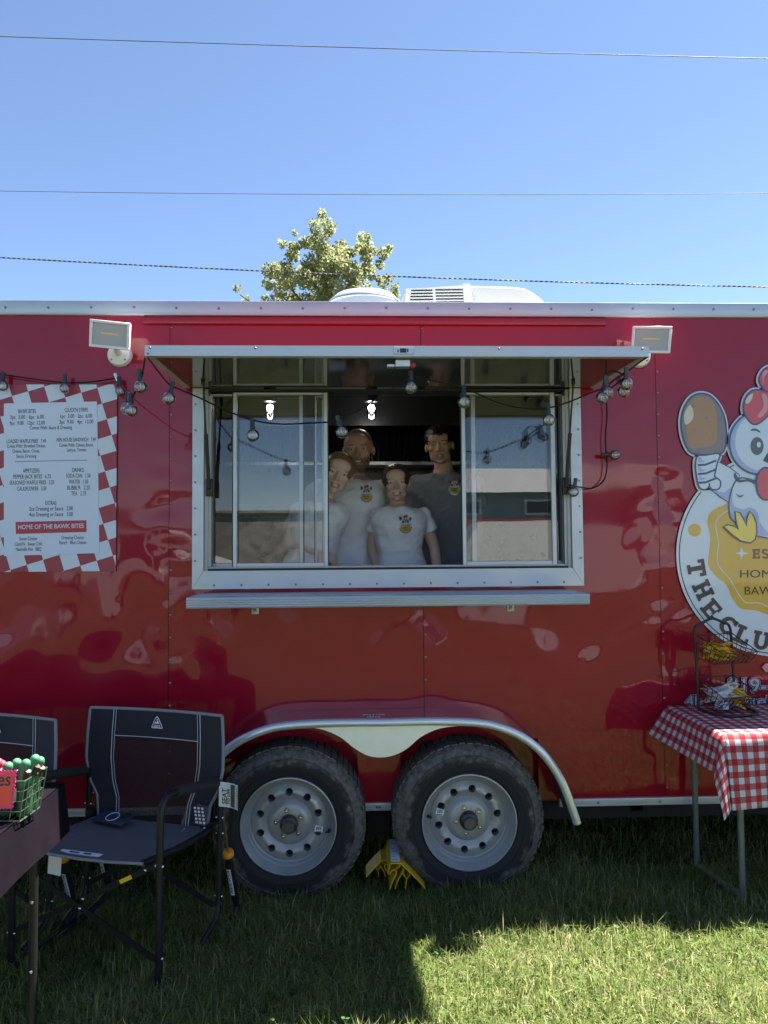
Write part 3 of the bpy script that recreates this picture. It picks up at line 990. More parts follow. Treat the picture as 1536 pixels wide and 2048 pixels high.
# lines of print: text, left, right, base line, cap height in pixels of the photograph
lines = [('BAWK BITES', 37, 72, 826.5, 8), ('3pc  3.00   6pc  6.00', 20.5, 88, 838, 7.5), ('9pc  9.00   12pc  12.00', 19.5, 90, 850, 7.5),
 ("CLUCK'N STRIPS", 129.5, 176, 824, 8), ('1pc  3.00   2pc  6.00', 121, 184.5, 836, 7.5), ('3pc  9.00   4pc  12.00', 119, 187, 847.5, 7.5), ('Comes With: Sauce & Dressing', 59.5, 144, 859, 7),
 ('LOADED WAFFLE FRIES   7.49', 13.5, 92, 886.5, 7.5), ('Comes With: Shredded Chicken,', 14, 92, 895.5, 6.5), ('Cheese, Bacon, Chives,', 25, 80, 905.5, 6.5), ('Sauce, Dressing', 33, 73, 915.5, 6.5),
 ('HEN HOUSE SANDWICH   7.49', 113.5, 191.5, 883.5, 7.5), ('Comes With: Cheese, Bacon,', 118.5, 187.5, 893.5, 6.5), ('Lettuce, Tomato', 134, 173, 903, 6.5),
 ('APPETIZERS:', 46, 80, 945.5, 8), ('PEPPER JACK BITES   6.75', 26.5, 102, 957.5, 8), ('SEASONED WAFFLE FRIES   5.25', 19.5, 108.5, 969.5, 8), ('CAULIFLOWER   5.50', 34.5, 93, 981.5, 8),
 ('DRINKS:', 144.5, 168.5, 944, 8), ('SODA CAN   1.50', 132.5, 181, 955.5, 8), ('WATER   1.50', 138, 176.5, 967.5, 8), ("BUBBL'R   2.25", 134.5, 180, 979.5, 8), ('TEA   2.75', 142.5, 172.5, 991, 8),
 ('EXTRAS:', 91, 114, 1010, 8), ('2oz Dressing or Sauce   2.00', 58.5, 146, 1021.5, 8), ('4oz Dressing or Sauce   3.00', 58.5, 146, 1033, 8),
 ('Sauce Choice:', 39, 75, 1080.5, 7), ("Cluck'N   Sweet Chili", 29.5, 84.5, 1091.5, 7), ('Nashville Hot   BBQ', 32, 83, 1102, 7), ('Dressing Choice:', 123.5, 168, 1078.5, 7), ('Ranch   Blue Cheese', 119, 173, 1088.5, 7)]
for s_, xa, xb, yb, ch in lines:
    a, b = mp_(xa, yb), mp_(xb, yb - (xb - xa) * .012)
    h = ch / 1500 * 3.5
    tv, tf = text_geo(s_, h, (b - a).length, .012 * h)
    ux = (b - a).normalized()
    q = MB(); q.add([(a.x + ux.x * x, -.0141, a.z + ux.z * x + y) for x, y in tv], tf)
    q.build('text_line', mt['ink'], menu)
q = MB(); a, b = mp_(30, 923.5), mp_(174, 921)
q.add([(a.x, -.0141, a.z), (b.x, -.0141, b.z), (b.x, -.0141, b.z + .0022), (a.x, -.0141, a.z + .0022)], [(0, 1, 2, 3)])
q.build('rule_line', mt['ink'], menu)
q = MB(); cor = [mp_(32, 1068), mp_(173.5, 1064), mp_(173, 1040.5), mp_(31.5, 1044)]
q.add([(p.x, -.0144, p.z) for p in cor], [(0, 1, 2, 3)])
ban = q.build('red_banner', mt['print_red'], menu)
a, b = mp_(36.5, 1058.5), mp_(168, 1055.5)
tv, tf = text_geo('HOME OF THE BAWK BITES', 8.5 / 1500 * 3.5, (b - a).length, .0004)
ux = (b - a).normalized()
q = MB(); q.add([(a.x + ux.x * x, -.0150, a.z + ux.z * x + y) for x, y in tv], tf)
q.build('text_line', mt['board_white'], ban)

# ------------------------------------------------------------------ vinyl logo on the right of the window
LOGO_Y0 = -.0100
def flat(mb, poly, layer):
    """poly in photo pixels laid on the trailer's side"""
    y = LOGO_Y0 - layer * .0005
    vs = []
    for px, py in poly:
        p = at(px, py, LOGO_Y0); vs.append((p.x, y, p.z))
    mb.add(vs, [tuple(range(len(vs)))])
def c4(pts): return [(1336 + a / 5.39, 720 + b / 5.39) for a, b in pts]
def c5(pts): return [(1236 + a / 2.767, 700 + b / 2.767) for a, b in pts]
def sm(pts, n=5): return [(p.x, p.y) for p in catmull([Vector((a, b, 0)) for a, b in pts], n)]
def grow(pts, d):
    k = len(pts); out = []
    ar = sum(pts[i][0] * pts[(i + 1) % k][1] - pts[(i + 1) % k][0] * pts[i][1] for i in range(k))
    sg = 1 if ar > 0 else -1
    for i in range(k):
        a = Vector(pts[i - 1]); b = Vector(pts[(i + 1) % k]); t = (b - a)
        if t.length < 1e-9: out.append(pts[i]); continue
        t.normalize()
        out.append((pts[i][0] + t.y * d * sg, pts[i][1] - t.x * d * sg))
    return out
def circ(cx, cy, rx, ry=None, n=64, a0=0): 
    ry = ry or rx
    return [(cx + rx * math.cos(2 * math.pi * i / n + a0), cy + ry * math.sin(2 * math.pi * i / n + a0)) for i in range(n)]
mt['v_white'] = mat('vinyl_white', (.55, .62, .71), .25, coat=.5)
mt['v_navy'] = mat('vinyl_navy', (.035, .055, .13), .3, coat=.5)
mt['v_ring'] = mat('vinyl_green_black', (.012, .035, .035), .3, coat=.5)
mt['v_yellow'] = mat('vinyl_mustard', (.58, .36, .04), .3, coat=.5)
mt['v_lemon'] = mat('vinyl_lemon', (.72, .55, .07), .3, coat=.5)
mt['v_brown'] = mat('vinyl_crust', (.36, .19, .075), .3, coat=.5)
mt['v_crust2'] = mat('vinyl_crust_grey', (.20, .16, .15), .3, coat=.5)
mt['v_cream'] = mat('vinyl_cream', (.62, .52, .38), .3, coat=.5)
mt['v_red'] = mat('vinyl_comb_red', (.55, .06, .08), .3, coat=.5)
mt['v_pink'] = mat('vinyl_pink', (.62, .25, .25), .3, coat=.5)
mt['v_lav'] = mat('vinyl_lavender', (.33, .38, .62), .3, coat=.5)
mt['v_dark'] = mat('vinyl_brown_black', (.028, .022, .02), .35, coat=.3)
mt['v_rust'] = mat('vinyl_rust', (.20, .09, .04), .35, coat=.3)
mt['v_grey'] = mat('vinyl_grey', (.09, .085, .11), .3, coat=.5)
CX, CY, CRAD = 1558, 1108, 205.5
q = MB(); flat(q, circ(CX, CY, CRAD, n=120), 0)
logo = q.build('logo', mt['v_white'], trailer)
def lay(name, polys, layer, m_):
    q = MB()
    for p in polys: flat(q, p, layer)
    return q.build(name, mt[m_], logo)
def annul(cx, cy, r1, r2, layer, m_, name, n=120):
    q = MB(); y = LOGO_Y0 - layer * .0005; vs = []
    for r in (r1, r2):
        for px, py in circ(cx, cy, r, n=n):
            p = at(px, py, LOGO_Y0); vs.append((p.x, y, p.z))
    q.add(vs, [(i, (i + 1) % n, n + (i + 1) % n, n + i) for i in range(n)])
    return q.build(name, mt[m_], logo)
annul(CX, CY, CRAD - 7.2, CRAD - 5.0, 1, 'v_ring', 'disc_ring')
# wavy mustard badge
bl_ = [(600, 850), (520, 890), (495, 950), (510, 1030), (505, 1110), (500, 1190), (540, 1250), (600, 1300), (630, 1370), (680, 1430), (760, 1440), (830, 1465), (891, 1480)]
bpts = bl_ + [(891 * 2 - a, b) for a, b in bl_[::-1][1:]]
top = [(1100, 790), (891, 740), (690, 790)]
lay('badge', [sm(c5(bpts + top))], 2, 'v_yellow')
wl = [(640, 870), (555, 925), (540, 980), (555, 1060), (548, 1140), (560, 1200), (620, 1270), (660, 1340), (705, 1395), (780, 1400), (840, 1425), (891, 1435)]
wl2 = wl + [(891 * 2 - a, b) for a, b in wl[::-1][1:]]
wp = [(p.x, p.y) for p in catmull([Vector((a, b, 0)) for a, b in c5(wl2)], 5, False)]
q = MB(); vs = []
for i, (a, b) in enumerate(wp):
    t = Vector(wp[min(i + 1, len(wp) - 1)]) - Vector(wp[max(i - 1, 0)]); t.normalize()
    for s_ in (-1, 1):
        p = at(a + t.y * .8 * s_, b - t.x * .8 * s_, LOGO_Y0); vs.append((p.x, LOGO_Y0 - .0015, p.z))
q.add(vs, [(2 * i, 2 * i + 1, 2 * i + 3, 2 * i + 2) for i in range(len(wp) - 1)])
q.build('badge_line', mt['v_white'], logo)
lay('badge_dot', [c5(circ(424, 997, 36))], 2, 'v_yellow')
st = []
for i in range(8):
    a = math.pi / 4 * i + math.pi / 2; r_ = 35 if i % 2 == 0 else 11
    st.append((683 + r_ * math.cos(a), 1125 + r_ * math.sin(a)))
lay('badge_star', [c5(st)], 4, 'v_white')
# rooster holding a drumstick
drum = sm(c4([(340, 372), (440, 392), (525, 475), (585, 590), (612, 720), (612, 860), (580, 990), (450, 1010), (330, 1012), (240, 985), (180, 880), (148, 740), (150, 610), (185, 500), (250, 410)]))
head = c4(circ(985, 895, 320, 330, 80))
comb1 = sm(c4([(835, 420), (905, 340), (1010, 340), (1100, 390), (1100, 540), (1020, 640), (930, 690), (860, 640), (815, 540)]))
comb2 = sm(c4([(1005, 150), (1060, 95), (1140, 95), (1190, 250), (1130, 380), (1040, 320), (985, 230)]))
fist = sm(c4([(320, 1045), (400, 1035), (540, 1020), (520, 1100), (500, 1190), (490, 1260), (550, 1310), (540, 1380), (480, 1390), (440, 1360), (400, 1390), (340, 1370), (310, 1250), (300, 1130)]), 4)
arm = c4([(515, 1090), (660, 1165), (760, 1240), (740, 1400), (650, 1530), (560, 1470), (450, 1385)])
body = sm(c4([(720, 1330), (800, 1280), (1000, 1320), (1300, 1300), (1390, 1600), (1240, 1880), (960, 1890), (720, 1740), (665, 1640), (670, 1480)]))
for nm, sh_, w1, w2 in (('drumstick', drum, 3.4, 6.6), ('comb', comb1, 3.2, 6.5), ('comb', comb2, 3.2, 6.5), ('head', head, 3.4, 6.6), ('fist', fist, 3.2, 6.6)):
    lay('white_border', [grow(sh_, w2)], 1.5, 'v_white')
lay('outline', [grow(arm, 2.2)], 5, 'v_navy')
lay('arm', [arm], 6, 'v_white')
lay('arm_shade', [c4([(450, 1392), (500, 1405), (600, 1430), (680, 1370), (650, 1525), (560, 1468)])], 7, 'v_lav')
lay('outline', [grow(body, 3)], 7.5, 'v_navy'); lay('body', [body], 8, 'v_white')
lay('body_shade', [sm(c4([(690, 1420), (700, 1560), (800, 1610), (880, 1590), (960, 1640), (990, 1760), (1080, 1880), (960, 1886), (720, 1735), (668, 1640), (672, 1480)]))], 9, 'v_lav')
lay('outline', [grow(comb2, 3.2)], 8, 'v_navy'); lay('comb', [comb2], 9, 'v_red')
lay('comb_shine', [sm(c4([(1010, 160), (1050, 110), (1070, 130), (1030, 190), (1020, 260)]))], 10, 'v_pink')
lay('outline', [grow(head, 3.4)], 10, 'v_navy'); lay('head_shade', [head], 11, 'v_lav')
lay('head', [c4(circ(1015, 880, 300, 316, 80))], 12, 'v_white')
lay('outline', [grow(comb1, 3.2)], 13, 'v_navy'); lay('comb', [comb1], 14, 'v_red')
lay('comb_shine', [sm(c4([(825, 450), (860, 390), (905, 365), (900, 410), (870, 460), (835, 475)]))], 15, 'v_cream')
lay('comb_shine', [sm(c4([(1005, 370), (1060, 400), (1060, 540), (990, 620), (960, 600), (1020, 500)]))], 15, 'v_pink')
lay('eye', [c4(circ(952, 930, 70, 97, 40))], 14, 'v_grey'); lay('eye_glint', [c4(circ(970, 915, 22, 30, 20))], 15, 'v_white')
lay('eyebrow', [sm(c4([(880, 760), (910, 742), (950, 745), (985, 775), (980, 785), (940, 765), (900, 765)]))], 14, 'v_navy')
lay('beak', [c4([(1015, 1085), (1060, 1010), (1140, 960), (1230, 1010), (1260, 1085), (1140, 1150)])], 14, 'v_ring')
lay('neck_line', [sm(c4([(715, 1215), (770, 1290), (870, 1285), (945, 1320), (940, 1345), (860, 1310), (760, 1320), (710, 1270)]))], 14, 'v_navy')
wat = c4(circ(1045, 1335, 92, 165, 40))
lay('outline', [grow(wat, 3.4)], 15, 'v_navy'); lay('wattle', [wat], 16, 'v_red')
lay('beard_mark', [sm(c4([(730, 1440), (765, 1465), (805, 1450), (790, 1475), (760, 1480)]))], 14, 'v_navy')
foot = c4([(600, 1795), (640, 1785), (700, 1800), (755, 1830), (730, 1720), (722, 1640), (760, 1650), (800, 1720), (840, 1800), (850, 1700), (875, 1640), (905, 1680), (935, 1760), (940, 1860), (925, 1930), (880, 1965), (780, 1945), (690, 1880)])
lay('outline', [grow(foot, 3)], 15, 'v_navy'); lay('foot', [foot], 16, 'v_lemon')
lay('outline', [grow(drum, 3.4)], 8, 'v_navy'); lay('drumstick', [drum], 9, 'v_crust2')
lay('drumstick_crust', [sm(c4([(340, 392), (430, 408), (490, 480), (520, 600), (527, 760), (510, 890), (430, 935), (330, 945), (250, 960), (205, 860), (190, 720), (200, 520), (260, 420)]))], 10, 'v_brown')
lay('drumstick_shine', [sm(c4([(240, 490), (268, 560), (260, 640), (210, 692), (178, 690), (168, 600), (200, 520)]))], 11, 'v_cream')
lay('crumbs', [c4(circ(a, b, r_, r_, 12)) for a, b, r_ in ((430, 520, 9), (408, 628, 17), (275, 755, 11), (440, 855, 10), (280, 910, 8), (265, 500, 20))], 11, 'v_crust2')
lay('outline', [grow(fist, 3.2)], 10, 'v_navy'); lay('fist', [fist], 11, 'v_white')
fl_ = []
for y0 in (1110, 1205, 1300):
    fl_.append(c4([(312, y0 + 14), (400, y0 + 8), (515, y0 - 38), (515, y0 - 14), (400, y0 + 32), (318, y0 + 36)]))
fl_.append(c4([(430, 1330), (448, 1330), (450, 1390), (432, 1390)]))
lay('finger_lines', fl_, 12, 'v_navy')
lay('finger_shade', [sm(c4(p)) for p in ([(322, 1050), (350, 1050), (360, 1080), (400, 1092), (330, 1110)], [(322, 1150), (345, 1150), (360, 1175), (410, 1185), (330, 1205)], [(328, 1250), (345, 1245), (360, 1270), (420, 1270), (340, 1300)])], 12, 'v_lav')
# slab-serif lettering round the foot of the disc; boxes in a 10 x 12 cell
SLAB = {
 'T': [(0, 9.6, 10, 12), (0, 7.6, 2, 9.6), (8, 7.6, 10, 9.6), (3.6, 2.2, 6.4, 9.6), (2.2, 0, 7.8, 2.2)],
 'H': [(0, 0, 4.4, 2.1), (5.6, 0, 10, 2.1), (0, 9.9, 4.4, 12), (5.6, 9.9, 10, 12), (1, 2.1, 3.6, 9.9), (6.4, 2.1, 9, 9.9), (3.6, 4.9, 6.4, 7.1)],
 'E': [(0, 0, 9.2, 2.2), (0, 9.8, 9, 12), (1, 2.2, 3.7, 9.8), (3.7, 5, 6.8, 7.1), (6.8, 4.2, 8, 7.9), (7.4, 2.2, 9.2, 4), (7.3, 8, 9, 9.8)],
 'L': [(0, 0, 9.2, 2.2), (1.4, 2.2, 4.1, 9.8), (0, 9.8, 5.5, 12), (7.4, 2.2, 9.2, 4.6)],
 'S': None}
def arc_cell(cx, cy, r1x, r1y, r2x, r2y, a0, a1, n=14):
    o = [(cx + r1x * math.cos(R(a0 + (a1 - a0) * i / n)), cy + r1y * math.sin(R(a0 + (a1 - a0) * i / n))) for i in range(n + 1)]
    i_ = [(cx + r2x * math.cos(R(a0 + (a1 - a0) * i / n)), cy + r2y * math.sin(R(a0 + (a1 - a0) * i / n))) for i in range(n + 1)]
    return o + i_[::-1]
def letter(ch):
    if ch == 'C': return [arc_cell(5.2, 6, 5.2, 6.1, 2.4, 3.8, 50, 318), [(7.2, 8.3), (9.2, 8.3), (9.2, 11.8), (7.6, 11.8)]]
    if ch == 'U': return [arc_cell(5, 4.6, 4.3, 4.8, 1.7, 2.4, 180, 360)] + [[(a, b), (c, b), (c, d), (a, d)] for a, b, c, d in ((.7, 4.6, 3.3, 9.8), (6.7, 4.6, 9.3, 9.8), (-.3, 9.8, 4.4, 12), (5.6, 9.8, 10.3, 12))]
    if ch == 'S': return [arc_cell(4.8, 8.7, 4.4, 3.4, 1.9, 1.2, 20, 270), arc_cell(4.8, 3.4, 4.6, 3.5, 2.0, 1.3, 90, -160)]
    return [[(a, b), (c, b), (c, d), (a, d)] for a, b, c, d in SLAB[ch]]
for ch, px, py in (('T', 1392.5, 1137), ('H', 1406, 1180), ('E', 1423, 1219), ('C', 1456, 1251), ('L', 1486, 1270), ('U', 1523, 1281), ('C', 1562, 1284), ('K', 0, 0)):
    if ch == 'K': continue
    v = Vector((CX - px, CY - py)).normalized()          # up of the letter
    rt = Vector((-v.y, v.x))
    polys = []
    h, w = 36 / 12, 34 / 10
    for p in letter(ch):
        polys.append([(px + rt.x * (a - 5) * w + v.x * (b - 6) * h, py + rt.y * (a - 5) * w + v.y * (b - 6) * h) for a, b in p])
    lay('letter', polys, 4, 'v_dark')
# ES... in slab letters, HOM... and BAW... in rounded hand letters
for ch, x0 in (('E', 743), ('S', 793), ('T', 838)):
    lay('letter', [c5([(x0 + a * 4.5, 1155 - b * 4.5) for a, b in p]) for p in letter(ch)], 5, 'v_rust')
for s_, x0, x1_, yb, h in (('HOME OF', 675, 1010, 1259, 43), ('BAWK BITES', 700, 1080, 1354, 46)):
    tv, tf = text_geo(s_, h, x1_ - x0, 0.0)
    q = MB(); pts = c5([(x0 + x, yb - y) for x, y in tv]); vs = []
    for px, py in pts:
        p = at(px, py, LOGO_Y0); vs.append((p.x, LOGO_Y0 - .0025, p.z))
    q.add(vs, tf); q.build('lettering', mt['v_dark'], logo)
# phone number and web address in silver with black and white outlines
mt['v_silver'] = mat('vinyl_silver', (.42, .43, .52), .3, coat=.5)
mt['v_black'] = mat('vinyl_black', (.012, .012, .016), .3, coat=.5)
for s_, x0, x1_, yb, h in (('219-', 1457, 1532, 1384, 28), ('4b', 1372, 1403, 1412, 21), ('uel', 1493, 1540, 1412, 20)):
    grp = None
    for k2, (off, m_) in enumerate(((2.6, 'v_white'), (1.9, 'v_black'), (.2, 'v_silver'))):
        tv, tf = text_geo(s_, h, (x1_ - x0) + 2 * off, off)
        q = MB(); vs = []
        for x, y in tv:
            p = at(x0 - off + x, yb - y, LOGO_Y0); vs.append((p.x, LOGO_Y0 - .0005 * (k2 + 1), p.z))
        q.add(vs, tf)
        o = q.build('lettering' if k2 == 2 else 'lettering_outline', mt[m_], trailer if k2 == 0 else grp)
        if k2 == 0: grp = o; o.name = 'lettering'
q = MB(); flat(q, c5([(795, 1755), (815, 1735), (850, 1735), (850, 1785), (815, 1780)]), 1); q.build('vinyl_mark', mt['v_pink'], trailer)
# ------------------------------------------------------------------ flood lights on the wall
mt['lens'] = mat('flood_lens', (.34, .38, .43), .12, coat=.8)
mt['cob'] = mat('led_strip', (.75, .55, .22), .4)
mt['lamp_white'] = mat('flood_white', (.72, .74, .75), .35, var=.03, vscale=20)
def flood(label, bpx, bpy_, hpx, hpy, yaw, roll):
    b = at(bpx, bpy_, 0)
    t = thing('flood_light', label, 'flood light', (b.x, -.002, b.z), 0, 'flood lights on the trailer wall')
    q = MB(); q.lathe([(.0, .0), (.056, .0), (.056, .012), (.050, .026), (.036, .032), (.0, .033)], Matrix.Rotation(R(90), 4, 'X'), 36)
    base = part('base', q, mt['lamp_white'], t, 40)
    for sx in (-.03, .03):
        q = MB(); q.sphere((sx, -.030, -.026), (.005, .004, .005), 8, 5); part('screw', q, mt['screw'], base)
    h = at(hpx, hpy, -.13)
    hc = Vector((h.x - b.x, -.128, h.z - b.z))
    q = MB(); q.tube([(0, -.03, .004), (0, -.062, .018), hc * .75 + Vector((0, .03, 0)), hc + Vector((0, .03, 0))], [.016, .014, .012, .012], 12)
    part('arm', q, mt['lamp_white'], t, 60)
    Mx = Matrix.Rotation(R(roll), 3, 'Y') @ Matrix.Rotation(R(yaw), 3, 'Z') @ Matrix.Rotation(R(12), 3, 'X')
    hw, hh = .086, .060
    q = MB(); q.obox(hc, (2 * hw, .030, 2 * hh), Mx, 0, .006)
    q.obox(hc + Mx @ Vector((0, .028, 0)), (1.55 * hw, .030, 1.5 * hh), Mx, 0, .006)
    head = part('head', q, mt['lamp_white'], t, 40)
    q = MB()
    for a, b_, c_, d in ((-hw, hw, hh - .012, hh), (-hw, hw, -hh, -hh + .012), (-hw, -hw + .013, -hh + .012, hh - .012), (hw - .013, hw, -hh + .012, hh - .012)):
        q.obox(hc + Mx @ Vector(((a + b_) / 2, -.019, (c_ + d) / 2)), (b_ - a, .010, d - c_), Mx, 0, .002, 1)
    part('bezel', q, mt['lamp_white'], head, 40)
    q = MB(); q.obox(hc + Mx @ Vector((0, -.0160, 0)), (2 * hw - .028, .0015, 2 * hh - .026), Mx); lens = part('lens', q, mt['lens'], head)
    q = MB(); q.obox(hc + Mx @ Vector((0, -.0175, .004)), (hw * .85, .0012, .007), Mx); part('led', q, mt['cob'], head)
    return t
flood('white flood light left of the open hatch, above the checked menu board', 241, 711, 221, 670, 8, 4)
flood('white flood light right of the open hatch, half behind its front edge', 1276, 713, 1302, 680, -16, 5)

# ------------------------------------------------------------------ string lights
mt['socket'] = mat('socket_plastic', (.022, .028, .026), .3)
mt['cord'] = mat('cord', (.010, .011, .011), .7, spec=.2)
mt['filament'] = mat('filament', (.75, .55, .25), .3, metal=.6)
mt['clip'] = mat('silver_clip', (.6, .62, .62), .3, metal=.7)
strings = {}
def strand(label, pts, r=.0032):
    t = thing('string_light', label, 'string lights', pts[0], 0, 'string lights along the serving window')
    L = Vector(pts[0])
    q = MB(); q.tube([p - L for p in catmull(pts, 6, False)], r, 6)
    part('cord', q, mt['cord'], t, 60)
    return t, L
_bm = MB(); _bm.sphere((0, 0, -.060), (.0245, .0245, .0245), 20, 14); _bulb = _bm.mesh('bulb', mt['bulb'], 180)
_bm = MB(); _bm.lathe([(.0, .006), (.0080, .006), (.0092, .000), (.0092, -.024), (.0105, -.027), (.0105, -.033), (.0, -.033)], None, 14); _sock = _bm.mesh('socket', mt['socket'], 40)
_bm = MB(); _bm.tube([(0, 0, -.040), (.002, 0, -.05), (-.002, 0, -.058), (.001, 0, -.070)], .0016, 5); _bm.lathe([(.004, -.039), (.0035, -.048), (.0, -.049)], None, 8); _fil = _bm.mesh('filament', mt['filament'], 60)
_bm = MB(); _bm.lathe([(.0085, -.037), (.0088, -.045), (.006, -.047)], None, 12); _cap = _bm.mesh('bulb_cap', mt['clip'], 60)
def hang(t, L, p, tilt=(0, 0), drop=0.0):
    """bulb whose glass ball sits at p"""
    s_ = bpy.data.objects.new('socket', _sock); C.objects.link(s_); s_.parent = t
    E_ = Matrix.Rotation(R(tilt[0]), 4, 'Y') @ Matrix.Rotation(R(tilt[1]), 4, 'X')
    off = E_ @ Vector((0, 0, -.060))
    s_.location = Vector(p) - L - off
    s_.rotation_euler = E_.to_euler()
    for nm, me in (('bulb', _bulb), ('bulb_cap', _cap), ('filament', _fil)):
        o = bpy.data.objects.new(nm, me); C.objects.link(o); o.parent = s_
    return Vector(p) - off
YS = HY + .012
def B(px, py, y=YS): return at(px, py, y)
# along the wall on the left
t, L = strand('string light strand over the menu board, running off to the left', [at(-60, 742, -.03), at(4, 749, -.035), at(60, 757, -.035), at(128, 765, -.04), at(180, 764, -.035), at(228, 757, -.03), at(240, 757, -.035)])
hang(t, L, at(5, 772, -.04), (2, 0)); hang(t, L, at(130, 777, -.045), (0, 5)); hang(t, L, at(241, 782, -.04), (-8, 0))
c_ = MB(); a = at(236, 762, -.03) - L; b = at(230, 747, -.03) - L
c_.tube([a, b], .008, 8); part('clip', c_, mt['clip'], t)
# hanging loop from the left corner of the hatch
t, L = strand('short drooping loop of string lights at the left corner of the hatch', [at(242, 772, -.05), at(252, 790, -.1), B(255, 800, -.35), B(262, 800, -.5), B(272, 780, -.6), B(284, 750), B(290, 716)])
hang(t, L, B(254, 817, -.55), (0, 0)); hang(t, L, B(263, 821, -.60), (-4, 0)); hang(t, L, B(281, 774), (-4, 6))
# in front of the window
pts = [B(296, 716), B(318, 745), B(338, 768), B(362, 780), B(400, 796), B(450, 820), B(505, 840), B(560, 848), B(620, 846), B(665, 843), B(682, 834), B(715, 822), B(760, 793), B(805, 765), B(822, 752), B(870, 762), B(928, 776), B(1000, 806), B(1060, 818), B(1096, 816), B(1140, 803), B(1180, 786), B(1205, 778)]
t, L = strand('long string light strand sagging across the serving window', pts)
for px, py, ti in ((338, 797, 12), (506, 871, -4), (684, 864, -16), (822, 775, 0), (928, 804, 0), (1097, 840, 0)):
    hang(t, L, B(px, py), (ti, random.uniform(-6, 6)))
# cluster at the right corner
t, L = strand('bunched string lights at the right corner of the hatch', [B(1205, 778), B(1212, 748), B(1228, 742), B(1250, 752), B(1240, 762), B(1216, 780), B(1222, 765), B(1256, 742), B(1280, 724), B(1297, 713)])
hang(t, L, B(1204, 795), (14, 0)); hang(t, L, B(1215, 785), (-10, 10)); hang(t, L, B(1247, 783, YS + .05), (-20, 0)); hang(t, L, B(1253, 768), (-4, 12))
# drop along the wall on the right
yw = -.035
t, L = strand('string light cord dropping beside the right window frame and looping back', [at(1212, 800, yw), at(1214, 830, yw), at(1211, 870, yw), at(1212, 905, yw), at(1214, 930, yw), at(1210, 955, yw), at(1198, 970, yw), at(1180, 977, yw), at(1160, 974, yw), at(1146, 972, yw), at(1132, 968, yw)])
hang(t, L, at(1230, 910, yw - .01), (-88, 0)); hang(t, L, at(1147, 984, yw - .02), (8, 10))
# ------------------------------------------------------------------ folding rocking chairs
mt['tube'] = mat('black_tube', (.010, .010, .011), rough=.45, spec=.35)
mt['grip'] = mat('foam_grip', (.012, .012, .013), .75)
mt['rivet'] = mat('rivet', (.6, .6, .6), .25, metal=1.0)
mt['canvas'] = mat('black_canvas', (.016, .016, .021), rough=.85, spec=.2, bump=.25, bscale=420, sheen=.3)
mt['piping'] = mat('grey_piping', (.20, .21, .23), .7)
mt['stitch'] = mat('pale_stitch', (.55, .55, .58), .7)
mt['seat_cloth'] = mat('grey_mesh_seat', (.12, .12, .125), rough=.9, spec=.2, var=.25, vscale=160, bump=.3, bscale=500)
mt['tag_white'] = mat('hang_tag', (.72, .72, .74), .45)
mt['warn'] = mat('yellow_warning', (.75, .55, .02), .4)
mt['orange'] = mat('orange_collar', (.75, .30, .02), .35)
def mesh_panel_mat():
    M = bpy.data.materials.new('see_through_mesh'); M.use_nodes = True
    t = M.node_tree; b = t.nodes['Principled BSDF']; out = t.nodes['Material Output']
    b.inputs['Base Color'].default_value = (.022, .016, .016, 1); b.inputs['Roughness'].default_value = .9
    tr = t.nodes.new('ShaderNodeBsdfTransparent'); mx = t.nodes.new('ShaderNodeMixShader')
    tc = t.nodes.new('ShaderNodeTexCoord'); n = t.nodes.new('ShaderNodeTexNoise'); n.inputs['Scale'].default_value = 300
    t.links.new(tc.outputs['Object'], n.inputs[0])
    mr = t.nodes.new('ShaderNodeMapRange'); mr.inputs[1].default_value = .35; mr.inputs[2].default_value = .65; mr.inputs[3].default_value = .38; mr.inputs[4].default_value = .68
    t.links.new(n.outputs[0], mr.inputs[0]); t.links.new(mr.outputs[0], mx.inputs[0])
    t.links.new(tr.outputs[0], mx.inputs[1]); t.links.new(b.outputs[0], mx.inputs[2]); t.links.new(mx.outputs[0], out.inputs[0])
    return M
mt['meshcloth'] = mesh_panel_mat()

def cr3(pts, n=5): return list(catmull([Vector(p) for p in pts], n, False))
def back_y(x, z):
    return .190 + .012 * (z - .6) / .27 + .028 * (1 - (x / .31) ** 2) * (.3 + .7 * min(max((z - .40) / .2, 0), 1))
BACK_EDGE = [(.252, .405), (.262, .50), (.300, .565), (.318, .65), (.316, .76), (.308, .852)]
def back_half(z):
    for (x0, z0), (x1, z1) in zip(BACK_EDGE, BACK_EDGE[1:]):
        if z <= z1: 
            t = (z - z0) / (z1 - z0); return x0 + (x1 - x0) * t
    return BACK_EDGE[-1][0]
def strip(xa, xb, za, zb, nx, nz, th=.004, dy=0.0):
    """cloth piece of the backrest between relative widths xa..xb (in half widths) and heights"""
    q = MB()
    for s_ in (0, 1):
        q.grid(lambda u, v, s_=s_: (lambda z: (lambda x: (x, back_y(x, z) + dy + s_ * th + .0018 * mnoise.noise(Vector((x * 14, z * 10, 2))), z))((xa + (xb - xa) * u) * back_half(z)))(za + (zb - za) * v), nx, nz)
    return q
